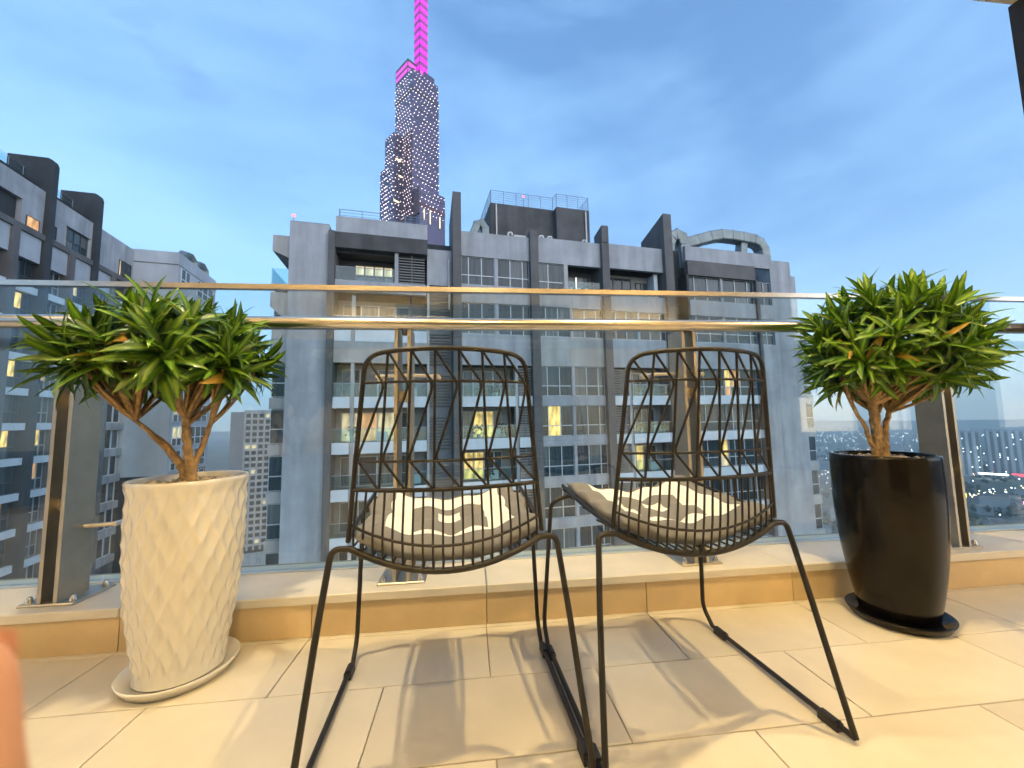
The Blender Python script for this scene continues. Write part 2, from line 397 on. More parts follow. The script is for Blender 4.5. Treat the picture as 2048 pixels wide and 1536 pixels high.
# ---- glass railing
GY = 1.70
rail = empty('glass_railing', (0, GY, .137), label='frameless glass railing with steel handrail and posts along the ledge', cat='railing')
def rl(p): return (p[0], p[1]-GY, p[2]-.137)
hr = MB().tube([rl((-4.2, 1.5, 1.092)), rl((.52, 1.5, 1.092))], .0245, 24).build('handrail', 'steel', rail)
hr2 = MB().tube([rl((.5206, 1.5, 1.092)), rl((4.6, 1.5, 1.092))], .0245, 24).build('handrail', 'steel', rail)
MB().box(-4.2, 4.6, -.013, .013, 1.147, 1.168).build('cap_rail', 'steel', rail)
MB().box(-4.2, 4.6, -.02, .02, -.03, .004).build('base_channel', 'frame_alu', rail)
PX = [-2.54, -1.392, -.253, .90, 2.09, 3.24]
gx = [-4.2]+PX+[4.6]
for a, b in zip(gx, gx[1:]):
    MB().box(a+.006, b-.006, -.006, .006, .006, 1.150).build('glass_panel', 'rail_glass', rail)
plate = MB().box(-.030, -.018, -.20, -.09, .008, .94).box(.018, .030, -.20, -.09, .008, .94)
plate.box(-.017, .017, -.17, -.12, .30, .34).box(-.017, .017, -.17, -.12, .66, .70)
post_me = plate.mesh('post', 'steel_brushed')
bp_me = MB().bevbox(-.085, .085, -.205, -.045, .0002, .0078, .003).mesh('base_plate', 'steel_brushed')
bolt_me = MB().lathe([(.011, .0078), (.011, .014), (.008, .019), (.008, .024), (.004, .028)], 12).mesh('bolt', 'bolt')
arm = MB().tube([(-.112, -.10, 0), (-.03, -.125, 0), (.03, -.125, 0), (.112, -.10, 0)], .0075, 10)
for sx in (-1, 1):
    arm.tube([(sx*.112, -.108, 0), (sx*.112, -.016, 0)], .009, 10)
    arm.tube([(sx*.112, -.030, 0), (sx*.112, -.0075, 0)], .019, 16)
arm_me = arm.mesh('glass_clamp', 'clamp')
cone = MB().tube([(0, -.145, .93), (0, -.2, .95)], .012, 8).mesh('bracket', 'steel_brushed')
for x in PX:
    p = inst('post', post_me, rail, (x, 0, 0))
    inst('base_plate', bp_me, p)
    for bx in (-.065, .065):
        for by in (-.185, -.065): inst('bolt', bolt_me, p, (bx, by, 0))
    inst('glass_clamp', arm_me, p, (0, 0, .765)); inst('glass_clamp', arm_me, p, (0, 0, .235))
    inst('bracket', cone, p)

# ---- terrace roof, column and the apartment wall behind the camera
MB().box(-4.2, 4.6, -1.62, 1.485, 2.73, 2.95).build('ceiling', 'ceiling', kind='structure')
MB().box(2.70, 2.98, 1.25, 1.498, .002, 2.729).build('column', 'column', label='dark column at the upper right corner of the view', cat='column')
wall = empty('apartment_wall', (0, -1.62, 0), label='cream apartment wall with glazed door behind the viewer', cat='wall')
MB().box(-4.2, -.95, -.2, 0, 0, 2.729).build('wall', 'wall_cream', wall)
MB().box(1.35, 4.6, -.2, 0, 0, 2.729).build('wall', 'wall_cream', wall)
MB().box(-.95, 1.35, -.2, 0, 2.25, 2.729).build('lintel', 'wall_cream', wall)
MB().box(-.95, -.89, -.14, -.06, 0, 2.25).box(1.29, 1.35, -.14, -.06, 0, 2.25).box(.17, .23, -.14, -.06, 0, 2.19).box(-.89, 1.29, -.14, -.06, 2.19, 2.25).build('door_frame', 'frame_dark', wall)
MB().box(-.89, .17, -.105, -.095, .01, 2.19).build('door_pane', 'balcony_glass', wall)
MB().box(.23, 1.29, -.105, -.095, .01, 2.19).build('door_pane', 'balcony_glass', wall)
MB().box(-4.2, -4.0, -3.2, -.2, 0, 2.729).box(4.4, 4.6, -3.2, -.2, 0, 2.729).box(-4.2, 4.6, -3.4, -3.2, 0, 2.729).build('room_wall', 'wall_cream', wall)
MB().box(-4.0, 4.4, -3.2, -.2, -.1, -.002).build('room_floor', 'tile', wall)
MB().box(-4.0, 4.4, -3.2, -.2, 2.731, 2.8).build('room_ceiling', 'ceiling', wall)
def lamp_fixture(name, x, y, glow, col, energy, label):
    e = empty(name, (x, y, 2.73), label=label, cat='ceiling lamp', group='terrace ceiling lamps')
    MB().lathe([(.062, -.001), (.062, -.012), (.048, -.012), (.045, -.006)], 28).build('trim_ring', 'lamp_body', e)
    MB().lathe([(.043, -.013), (.043, -.014)], 24).build('diffuser', glow, e)
    ld = bpy.data.lights.new(name, 'AREA'); ld.shape = 'DISK'; ld.size = .055; ld.energy = energy; ld.color = col; ld.spread = R(165)
    lo = bpy.data.objects.new('lamp_light', ld); COL.objects.link(lo); lo.parent = e; lo.location = (0, 0, -.020)
lamp_fixture('ceiling_lamp', 1.06, .82, 'lamp_glow_warm', (1, .72, .31), 10, 'warm round ceiling lamp above the right chair')
lamp_fixture('ceiling_lamp', -.74, .82, 'lamp_glow_white', (1, .83, .52), 8, 'pale round ceiling lamp above the left chair')
lamp_fixture('ceiling_lamp', -2.75, .1, 'lamp_glow_warm', (1, .74, .39), 7, 'added round fill lamp beyond the left end of the view')  # unseen lamp, added to lighten the chair shadows
lamp_fixture('ceiling_lamp', 2.95, .1, 'lamp_glow_warm', (1, .74, .39), 7, 'added round fill lamp beyond the right end of the view')  # its added counterpart on the right, also fill for the shadows
lamp_fixture('ceiling_lamp', .15, -.75, 'lamp_glow_warm', (1, .74, .39), 6, 'added round fill lamp above and behind the viewer')  # another added lamp out of view, raises the warm fill light
def wall_lamp(x, z, label, energy):
    e = empty('wall_lamp', (x, -1.62, z), label=label, cat='wall lamp')
    MB().box(-.72, .72, .002, .05, -.03, .03).build('housing', 'lamp_body', e)
    MB().box(-.70, .70, .02, .045, .031, .036).build('diffuser', 'lamp_glow_warm', e)
    ld = bpy.data.lights.new('wall_lamp', 'AREA'); ld.shape = 'RECTANGLE'; ld.size = 1.4; ld.size_y = .03; ld.energy = energy; ld.color = (1, .70, .30)
    lo = bpy.data.objects.new('lamp_light', ld); COL.objects.link(lo); lo.parent = e; lo.location = (0, .06, .045); lo.rotation_euler = (math.pi, 0, 0)
wall_lamp(-1.0, 2.02, 'long wall lamp beside the glazed door behind the viewer', 60)
wall_lamp(2.1, 2.02, 'long wall lamp right of the glazed door behind the viewer', 14)

# ================================================================== chairs
def make_chair(loc, rz, label):
    root = empty('wire_chair', loc, rz, label=label, cat='chair', group='dark wire chairs facing the railing')
    def B(s, z):
        t = (z-.465)/.4; w = .212-.040*t
        return Vector(((2*s-1)*w, -.175-.045*t-.045*(1-(2*s-1)**2), z))
    fr = [B(0, .468), B(0, .60), B(0, .74), B(0, .828)]
    c0, c1 = B(0, .828), B(.12, .866)
    fr += bez(c0, Vector((B(0, .866).x, B(0, .866).y, .863)), c1, 6)[1:]
    fr += [B(.12+.76*i/10, .867+.004*math.sin(math.pi*i/10)) for i in range(1, 10)]
    fr += [Vector((-p.x, p.y, p.z)) for p in reversed(bez(c0, Vector((B(0, .866).x, B(0, .866).y, .863)), c1, 6))]
    fr += [B(1, .74), B(1, .60), B(1, .468)]
    MB().tube(fr, .0052, 10).build('back_frame', 'wire', root)
    for z, r in ((.803, .0030), (.637, .0030), (.577, .0048)):
        MB().tube([B(i/16, z) for i in range(17)], r, 8).build('back_rail', 'wire', root)
    MB().tube([B(i/16, .503-.045*(1-(2*i/16-1)**2)) for i in range(17)], .0032, 8).build('back_rail', 'wire', root)
    for j in range(1, 7):
        s = j/7; MB().tube([B(s, .868), B(s, .74), B(s, .577)], .0030, 7).build('upright_wire', 'wire', root)
    for k in range(7):
        top = (k/7 if k else .028, .868 if k else .850)
        pts = [B(*top), B((k+.86)/7, .803), B((k+.90)/7, .79), B((k+.50)/7, .72), B((k+.08)/7, .648), B((k+.10)/7, .637), B((k+.97)/7, .578)]
        MB().tube(fillet(pts, .008, 3), .0029, 7).build('zigzag_wire', 'wire', root)
    def seat(x, y):
        return .401+.060*(x/.212)**2+.030*((y+.15)/.35)**1.5*(1 if y > -.15 else 0)
    NW = 20
    for i in range(NW):
        s = (i+.5)/NW; p = B(s, .577); q = B(s, .48); x = q.x
        zb = seat(x, -.15)
        pts = [p, q, Vector((x, -.178-.030*(1-(2*s-1)**2), zb+.002)), Vector((x, -.10, seat(x, -.10)))]
        pts = fillet(pts, .016, 4)+[Vector((x, yy, seat(x, yy))) for yy in (0, .1, .19)]
        MB().tube(pts, .0026, 6).build('seat_wire', 'wire', root)
    for yy in (-.08, .03, .13):
        MB().tube([(x, yy, seat(x, yy)-.0052) for x in [(-.215+.43*i/14) for i in range(15)]], .0028, 6).build('seat_cross_wire', 'wire', root)
    MB().tube([(x, .19, seat(x, .19)-.006) for x in [(-.225+.45*i/14) for i in range(15)]], .0045, 8).build('seat_front_rail', 'wire', root)
    for sx in (-1, 1):
        MB().tube([(sx*.212, -.175, .468), (sx*.222, -.05, .478), (sx*.226, .1, .492), (sx*.225, .19, .503)], .0055, 8).build('seat_side_rail', 'wire', root)
    for sx in (-1, 1):
        MB().tube(fillet([(sx*.286, -.268, .013), (sx*.262, -.205, .30), (sx*.246, -.172, .452), (sx*.205, -.178, .452)], .035, 6), .0068, 10).build('leg', 'wire', root)
        MB().tube(fillet([(sx*.285, .205, .013), (sx*.285, .252, .055), (sx*.262, .205, .452), (sx*.205, .195, .468)], .035, 6), .0068, 10).build('leg', 'wire', root)
        MB().tube([(sx*.286, -.266, .013), (sx*.285, .206, .013)], .0068, 10).build('runner', 'wire', root)
        for yy in (-.21, .165):
            MB().box(sx*.2855-.0095, sx*.2855+.0095, yy-.024, yy+.024, .0005, .018).tube([(sx*.2855, yy-.02, .014), (sx*.2855, yy+.02, .014)], .0105, 10).build('glide', 'glide', root)
    MB().tube([(x, -.18-.018*(1-(x/.205)**2), .452-.052*(1-(x/.205)**2)) for x in [-.205+.41*i/16 for i in range(17)]], .0070, 10).build('cross_bar', 'wire', root)
    MB().tube([(x, .195, .468-.034*(1-(x/.205)**2)) for x in [-.205+.41*i/16 for i in range(17)]], .0068, 10).build('cross_bar', 'wire', root)
    return root
def make_cushion(loc, rz, label, jit):
    n = 56; b = MB(); b.uv = []
    q = lambda t: abs(math.sin(math.pi*(t+1)*2))
    def pt(u, v, side):
        e = max(0, (1-abs(u)**7))*max(0, (1-abs(v)**7)); e = e**.42
        bump = math.sqrt((q(u)**2+q(v)**2)/2)
        ang = math.atan2(v, u)
        sc = 1+.022*math.sin(9*ang+jit)+.015*math.sin(5*ang+1.7*jit)
        x, y = u*.207*sc, v*.203*sc
        base = .399+.056*(x/.212)**2+.034*max(0, (y+.12)/.33)**1.5
        if side: z = base+.026+e*(.005+.031*bump)
        else: z = base+.026-e*.021
        return (x, y, z)
    idx = {}
    for side in (1, 0):
        for i in range(n+1):
            for j in range(n+1):
                u, v = -1+2*i/n, -1+2*j/n
                if side == 0 and (i in (0, n) or j in (0, n)): idx[(0, i, j)] = idx[(1, i, j)]; continue
                idx[(side, i, j)] = len(b.v); b.v.append(pt(u, v, side)); b.uv.append((.5+.5*u, .5+.5*v) if side else (.0, .0))
    for side in (1, 0):
        for i in range(n):
            for j in range(n):
                f = (idx[(side, i, j)], idx[(side, i+1, j)], idx[(side, i+1, j+1)], idx[(side, i, j+1)])
                b.f.append(f if side else f[::-1]); b.sm.append(True)
    o = b.build('seat_cushion', 'cushion', label=label, cat='cushion', group='tufted grey and white cushions')
    o.location = loc; o.rotation_euler = (0, 0, rz)
make_chair((-.058, 1.078, 0), R(2.5), 'dark wire chair nearer the white planter')
make_chair((.531, 1.088, 0), R(2.6), 'dark wire chair nearer the black planter')
make_cushion((-.058, 1.094, 0), R(5), 'tufted grey and white cushion on the left wire chair', .4)
make_cushion((.534, 1.110, 0), R(6), 'tufted grey and white cushion on the right wire chair', 2.1)

# ================================================================== planters
def pot_profile(rt_, rb, h, t=.014):
    pr = []
    for i in range(65):
        k = i/64; z = .004+(h-.004)*k
        r = rb+(rt_-rb)*(1-(1-k)**2.1)+.006*math.sin(math.pi*k)
        pr.append((r, z))
    pr += [(rt_-.004, h+.005), (rt_-t+.002, h+.005), (rt_-t-.001, h), (rt_-t-.004, h-.05)]
    return pr
def carve(a, z, i):
    """staggered rows of tall scooped facets"""
    if i > 63: return 0
    u = a/(2*math.pi)*20; v = z/.096; best = 9
    for r in (0, 1):
        vv = v+.5*r; uu = u+.5*r
        du = uu-round(uu); dv = vv-round(vv); best = min(best, (du/.52)**2+(dv/.62)**2)
    f = min(1, i/4, (64-i)/4)
    return -f*.0125*max(0, 1-best)
WP, BP = (-.850, 1.312), (1.487, 1.285)
pw = MB().lathe(pot_profile(.150, .108, .546), 288, fn=carve).build('planter', 'pot_white', loc=(*WP, .014), label='tall cream ceramic planter with carved wavy ridges', cat='planter', group='tall planters by the railing')
MB().lathe([(.134, .50), (.05, .512), (.01, .515)], 40).build('soil', 'soil', pw)
pbk = MB().lathe(pot_profile(.150, .104, .552), 72).build('planter', 'pot_black', loc=(*BP, .014), label='tall glossy black ceramic planter', cat='planter', group='tall planters by the railing')
MB().lathe([(.134, .51), (.05, .522), (.01, .525)], 40).build('soil', 'soil', pbk)
sau = [(.105, .001), (.128, .004), (.141, .024), (.143, .030), (.140, .031), (.125, .013), (.06, .012)]
MB().lathe(sau, 64).build('saucer', 'pot_white', loc=(*WP, 0), label='cream round saucer under the carved white planter', cat='saucer')
MB().lathe(sau, 64).build('saucer', 'pot_black', loc=(*BP, 0), label='black round saucer under the glossy black planter', cat='saucer')
def pebbles(c, z, seed):
    rnd = random.Random(seed); b = MB()
    for i in range(120):
        a = rnd.uniform(0, 6.28); r = .128*math.sqrt(rnd.random()); s = rnd.uniform(.007, .014)
        n0 = len(b.v); m_ = Matrix.Rotation(rnd.uniform(0, 6.28), 3, Vector((rnd.uniform(-1, 1), rnd.uniform(-1, 1), rnd.uniform(-1, 1))).normalized())
        pr = [(.35, -.8), (.85, -.45), (1, 0), (.85, .5), (.4, .8)]
        t = MB().lathe(pr, 8)
        for v in t.v:
            q = m_ @ Vector((v[0]*s*1.35, v[1]*s, v[2]*s*.8)); b.v.append((c[0]+r*math.cos(a)+q.x, c[1]+r*math.sin(a)+q.y, z+rnd.uniform(-.003, .006)+q.z))
        for f in t.f: b.f.append(tuple(n0+k for k in f)); b.sm.append(True)
    return b
pebbles(WP, .540, 3).build('pebbles', 'pebble', label='pale pebbles covering the soil of the white planter', cat='pebbles', kind='stuff')
pebbles(BP, .546, 4).build('pebbles', 'pebble', label='pale pebbles covering the soil of the black planter', cat='pebbles', kind='stuff')

# ---- plants
def leaf_mesh(bend, wid, Lf=1.0):
    n = 7; b = MB(); b.uv = []
    x = z = 0.; a = 0.
    for i in range(n+1):
        k = i/n
        w = wid*(math.sin(math.pi*min(1, (k*.93+.07))**.8)**.75)*(1 if k < 1 else 0)
        w = max(w, .004)
        for j, s in enumerate((-1, -.5, 0, .5, 1)):
            fold = .30*w*abs(s)
            b.v.append((x-math.sin(a)*-0+0, s*w, z+fold)); b.uv.append((.5+.5*s*(.25+.75*min(1, w/wid)), k))
        st = Lf/n; x += math.cos(a)*st; z += math.sin(a)*st; a -= bend/n*(.4+1.2*k)
    for i in range(n):
        for j in range(4):
            q = i*5+j; b.f.append((q, q+5, q+6, q+1)); b.sm.append(True)
    return b
LEAVES = [leaf_mesh(bd, w) for bd, w in ((.65, .100), (1.1, .112), (1.6, .105), (2.1, .115), (.4, .09), (1.35, .12))]
LEAF_ME = [b.mesh('leaf', 'leaf') for b in LEAVES]
def make_plant(base, center, rad, dome, ntips, label, seed, stems):
    rnd = random.Random(seed)
    root = empty('potted_plant', base, label=label, cat='plant', group='bushy leafy plants in the planters')
    B0 = Vector(base); C0 = Vector(center)-B0
    forks = []
    for (fx, fy, fz, r0_, r1_) in stems:
        f = Vector((fx, fy, fz))
        st = Vector((rnd.uniform(-.02, .02), rnd.uniform(-.015, .015), -.03))
        mid = Vector((f.x*.35+rnd.uniform(-.01, .01), f.y*.4, f.z*.55))
        pts = [p+Vector((rnd.uniform(-1, 1), rnd.uniform(-1, 1), 0))*(.0022 if 0 < i < 16 else 0) for i, p in enumerate(bez(st, mid, f, 17))]
        rr = [(r0_+(r1_-r0_)*i/17)*(1.05 if i % 2 else .98) for i in range(18)]
        MB().tube(pts, rr, 9).build('trunk', 'bark', root); forks.append((f, r1_))
    leaves = []
    ga = 2.39996
    for i in range(ntips):
        k = (i+.5)/ntips; el = math.asin(1-dome*k) ; az = i*ga+rnd.uniform(-.25, .25)
        d = Vector((math.cos(el)*math.cos(az), math.cos(el)*math.sin(az), math.sin(el)))
        tip = C0+Vector((d.x*rad[0], d.y*rad[1], d.z*rad[2]*(1 if d.z > 0 else .7)))*rnd.uniform(.80, 1.06)
        f, rf = min(forks, key=lambda q: (q[0]-tip).length+rnd.uniform(0, .06))
        dirn = (tip-f).normalized(); axis = (d*1.0+Vector((0, 0, .45))+dirn*.25).normalized()
        mid = (f+tip)*.5+Vector((rnd.uniform(-.02, .02), rnd.uniform(-.02, .02), -.015))
        br = bez(f, mid, tip-axis*.01, 7)
        MB().tube(br, [min(rf, .0062)*(1-.5*j/7) for j in range(8)], 7).build('branch', 'bark', root)
        nl = rnd.randint(16, 20)
        for j in range(nl):
            q = j/nl
            a2 = j*ga+rnd.uniform(-.3, .3)
            spread = R(16+92*q**.8+rnd.uniform(-11, 11))
            side = axis.orthogonal().normalized(); side = Quaternion(axis, a2) @ side
            ldv = (axis*math.cos(spread)+side*math.sin(spread)).normalized()
            org = tip-axis*(.055*q-.012)
            ln_ = rnd.uniform(.080, .142)*(.72+.28*math.sin(math.pi*min(1, .25+q*.8)))
            upv = (axis - ldv*axis.dot(ldv)).normalized()
            yv = upv.cross(ldv).normalized()
            mm = Matrix((ldv, yv, upv)).transposed().to_4x4(); mm.translation = org
            vi = min(5, int(q*3.2+rnd.uniform(0, 1.6))); vi = [4, 0, 1, 5, 2, 3][vi]
            leaves.append((mm @ Matrix.Scale(ln_, 4), vi, (org+ldv*ln_*.6)))
    # leaves the viewer can see best stay single parts
    leaves.sort(key=lambda t: ((t[2]+B0)-EYE).length-(t[2]-C0).dot((EYE-B0-C0).normalized())*1.0-(t[2]-C0).length*.7)
    rest = MB(); rest.uv = []
    for i, (mm, vi, c) in enumerate(leaves):
        if i < 300:
            o = inst('leaf', LEAF_ME[vi], root); o.matrix_local = mm
        else:
            n0 = len(rest.v)
            rest.v += [tuple(mm @ Vector(v)) for v in LEAVES[vi].v]; rest.uv += LEAVES[vi].uv
            rest.f += [tuple(n0+k for k in f) for f in LEAVES[vi].f]; rest.sm += LEAVES[vi].sm
    if rest.v: rest.build('leaves', 'leaf', root, kind='stuff')
    return root
make_plant((WP[0], WP[1], .555), (-.930, 1.315, .915), (.228, .19, .145), 1.46, 70, 'bushy green plant with long leaves in the white planter', 11,
    [(-.115, .005, .135, .014, .009), (-.02, -.01, .19, .015, .009), (.035, .02, .17, .010, .007), (-.05, .05, .17, .010, .007), (-.16, -.01, .185, .009, .006)])
make_plant((BP[0], BP[1], .560), (1.61, 1.315, .945), (.262, .21, .225), 1.74, 86, 'bushy green plant with long leaves in the black planter', 23,
    [(-.035, -.02, .19, .013, .009), (.0, .0, .15, .013, .009), (.06, .01, .16, .012, .008), (.03, .05, .17, .010, .007), (-.06, .02, .15, .009, .006)])

# ---- fingertip of the person holding the camera
def make_finger():
    tip = EYE+(fw+rt*(-112-1024)/780-up*(1285-768)/780)*.066
    ax = (up*1.0-rt*.10+fw*.05).normalized()
    b = MB(); pts = []; rr = []
    for z, r in ((0, .0012), (-.0012, .0042), (-.004, .0066), (-.008, .0078), (-.013, .0082), (-.022, .0082), (-.027, .0086), (-.033, .0084), (-.045, .0088), (-.052, .0093), (-.060, .0090), (-.075, .0100), (-.085, .011), (-.10, .020), (-.13, .032), (-.17, .030)):
        bendv = -rt*(max(0, -z-.03)**2)*2.2-fw*(max(0, -z-.03)**2)*5.0
        pts.append(tip+ax*z+bendv); rr.append(r)
    b.tube(pts, rr, 20)
    o = b.build('person', 'skin', label='blurred fingertip reaching in at the lower left edge', cat='person')
    nb = MB(); side = ax.cross(fw).normalized(); nn = (-rt*.6+fw*.8).normalized(); s2 = ax.cross(nn).normalized()
    for i in range(6):
        for j in range(5):
            a = (-.9+.45*j); z = -.003-.011*i/5
            p = tip+ax*z+(nn*math.cos(a)+s2*math.sin(a))*.00835; nb.v.append(tuple(p))
    for i in range(5):
        for j in range(4): q = i*5+j; nb.f.append((q, q+1, q+6, q+5)); nb.sm.append(True)
    nb.build('fingernail', 'nail', o)
make_finger()

# ================================================================== buildings
Z = lambda z: z+.72-GROUND
CACHE = {}
rnd_b = random.Random(31)
mat('far_foliage', (.035, .055, .030), .9, var=(.2, .4))
def boxme(key, name, material, fn):
    k = (name, material)+key
    if k not in CACHE: CACHE[k] = fn().mesh(name, material)
    return CACHE[k]
def window(parent, axis, a0, a1, z0, z1, d, cols, transom=.36, frame='frame_alu', fr=.07, lit=None, name='window', rows=None):
    """framed window in the plane of axis ('x': runs along local x facing -y, 'y': runs along local y facing +x)"""
    w, h = a1-a0, z1-z0; tot = sum(cols)
    xs = [0]
    for c in cols: xs.append(xs[-1]+c/tot*w)
    zs = rows or ([0, h*transom, h] if transom else [0, h])
    def fm():
        b = MB()
        def bb(p0, p1, q0, q1):
            if axis == 'x': b.box(p0, p1, -.05, .05, q0, q1)
            else: b.box(-.05, .05, p0, p1, q0, q1)
        for i, x in enumerate(xs): bb(max(0, x-fr/2), min(w, x+fr/2), 0, h)
        for i in range(len(xs)-1):
            for q in zs: bb(max(0, xs[i]-fr/2)+(fr/2 if i == 0 else fr), xs[i+1]-fr/2, max(0, q-fr/2), min(h, q+fr/2))
        return b
    key = (axis, round(w, 3), round(h, 3), tuple(cols), transom, fr, tuple(zs))
    loc = (a0, d, z0) if axis == 'x' else (d, a0, z0)
    o = inst(name, boxme(key, name, frame, fm), parent, loc)
    for i in range(len(xs)-1):
        for j in range(len(zs)-1):
            pw, ph = xs[i+1]-xs[i]-fr, zs[j+1]-zs[j]-fr
            m_ = (lit or {}).get((i, j), 'pane')
            pk = (axis, round(pw, 3), round(ph, 3))
            me = boxme(pk, 'pane', m_, (lambda: MB().box(0, pw, -.008, .008, 0, ph)) if axis == 'x' else (lambda: MB().box(-.008, .008, 0, pw, 0, ph)))
            inst('pane', me, o, (xs[i]+fr/2, .02, zs[j]+fr/2) if axis == 'x' else (-.02, xs[i]+fr/2, zs[j]+fr/2))
    return o
def louvre(parent, u0, u1, z0, z1, y, pitch=.22):
    b = MB(); n = int((z1-z0)/pitch)
    for i in range(n):
        z = z0+(i+.5)*pitch; b.quad((u0, y, z-.06), (u1, y, z-.06), (u1, y+.10, z+.06), (u0, y+.10, z+.06)); b.quad((u0, y, z-.075), (u1, y, z-.075), (u1, y, z-.06), (u0, y, z-.06))
    b.box((u0+u1)/2-.03, (u0+u1)/2+.03, y-.03, y-.002, z0, z1)
    return b.build('louvre', 'louvre', parent, kind='stuff')

# ---------------------------------------------------------------- middle apartment tower
mid = empty('apartment_building', (3.43, 31.77, GROUND), R(8.6), label='grey apartment tower straight ahead with dark fins and rooftop ducts', cat='building', group='apartment towers')
def mb(name, material, u0, u1, y0, y1, z0, z1): return MB().box(u0, u1, y0, y1, Z(z0), Z(z1)).build(name, material, mid)
BOT = -.72+GROUND
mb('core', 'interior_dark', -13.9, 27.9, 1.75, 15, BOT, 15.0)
mb('wall', 'concrete', -16.75, -14.06, 0, 15, BOT, 15.0)
mb('wall', 'concrete', 27.75, 30.4, 0, 15, BOT, 15.9)
mb('wall', 'concrete', 30.4, 31.0, .02, 15, BOT, 14.4)
# columns and fins
mb('column', 'fin_dark', -14.055, -13.6, -.35, 1.75, BOT, 14.42)
mb('column', 'fin_dark', 1.78, 2.5, -.35, 1.75, BOT, 15.72)
mb('column', 'fin_dark', 8.52, 9.22, -.35, 1.75, BOT, 15.72)
mb('column', 'fin_dark', 25.62, 25.95, -.2, 1.75, BOT, 13.5)
def fin(poly, u0, u1, mt='fin_dark'): MB().prism([(y, Z(z)) for y, z in poly], 0, u0, u1).build('fin', mt, mid)
fin([(-.4, BOT), (2.6, BOT), (2.6, 17.2), (-.4, 18.7)], -4.8, -4.12)
fin([(-.4, BOT), (3.3, BOT), (3.3, 18.0), (-.4, 19.2)], 15.02, 15.9)
fin([(-.4, 15.73), (1.1, 15.73), (1.1, 16.9), (-.4, 17.3)], 8.54, 9.2)
fin([(-.3, 15.73), (.8, 15.73), (.8, 16.0), (-.3, 16.2)], 1.8, 2.48)
ST = [(11.1, 13.5), (7.0, 9.6)]+[(1.9-3.36*k, 4.45-3.36*k) for k in range(8)]
LOWB = ST[-1][0]
# upper parapets
mb('parapet', 'concrete', -16.752, -14.06, -.02, -.001, 15.0, 15.02)
mb('parapet', 'concrete', -4.1, 1.77, 0, .35, 13.5, 15.6)
mb('parapet', 'concrete', 2.51, 8.51, 0, .35, 13.5, 15.75)
mb('parapet', 'concrete', 9.23, 15.0, 0, .35, 13.55, 15.85)
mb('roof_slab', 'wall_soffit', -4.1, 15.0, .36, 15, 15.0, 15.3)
mb('parapet', 'concrete', -13.6, -6.8, -.1, .3, 14.42, 15.72)
mb('fascia', 'concrete_dark', -13.6, -6.8, -.25, 1.74, 13.2, 14.41)
mb('parapet', 'concrete', 17.6, 27.74, 0, .35, 14.95, 16.45)
mb('fascia', 'fin_dark', 17.6, 25.6, -.22, .35, 13.5, 14.94)
mb('side_wall', 'plate_dark', 15.95, 17.58, .9, 4.0, 10.9, 16.3)
mb('side_wall', 'plate_dark', 17.35, 17.6, -.25, .9, BOT, 13.49)
# bay A penthouse opening
mb('spandrel', 'concrete', -13.59, -6.9, -.1, .3, 9.9, 10.75)
mb('ceiling_panel', 'plate_dark', -13.59, -6.9, .31, 1.7, 13.0, 13.19)
window(mid, 'x', -12.4, -9.5, Z(10.9), Z(12.6), 1.6, [1, 1, 1, 1], .5, 'frame_dark', .12, {(0, 1): 'lit_cream', (1, 1): 'lit_cream', (2, 1): 'lit_cream', (3, 1): 'lit_cream'})
mb('jamb', 'concrete', -9.3, -9.02, -.05, 1.7, 10.76, 13.19)
louvre(mid, -9.0, -7.0, Z(10.8), Z(13.15), .1)
MB().box(-13.55, -9.35, -.06, -.04, Z(10.76), Z(11.75)).build('balustrade_glass', 'balcony_glass', mid)
MB().box(-13.55, -9.35, -.075, -.025, Z(11.76), Z(11.80)).build('balustrade_rail', 'rail_metal', mid)
# bay B recess
mb('wall', 'concrete', -6.79, -4.81, .5, 1.74, 11.0, 14.0)
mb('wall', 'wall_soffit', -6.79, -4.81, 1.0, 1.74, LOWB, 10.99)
for z in [10.9-3.36*k for k in range(9)]:
    louvre(mid, -6.6, -5.0, Z(z-3.0), Z(z-.2), .75, .24)
mb('pier', 'concrete_warm', -6.8, -6.62, .2, 1.74, LOWB, 10.98)
MB().tube([(-5.05, .35, Z(9)), (-5.05, .35, Z(13.2))], .07, 8).build('down_pipe', 'ac_white', mid)
W6 = [.55, 1, 1]
def spandrel(u0, u1, z0, z1, mt='concrete', y0=0): mb('spandrel', mt, u0, u1, y0, .35, z0, z1)
def pair(u0, u1, z0, z1, lit1=None, lit2=None):
    um = (u0+u1)/2
    mb('mullion_wall', 'concrete', um-.13, um+.13, .02, .3, z0, z1)
    window(mid, 'x', u0+.02, um-.14, Z(z0)+.02, Z(z1)-.02, .16, [.55, 1, 1], .34, lit=lit1)
    window(mid, 'x', um+.14, u1-.02, Z(z0)+.02, Z(z1)-.02, .16, [1, 1, .55], .34, lit=lit2)
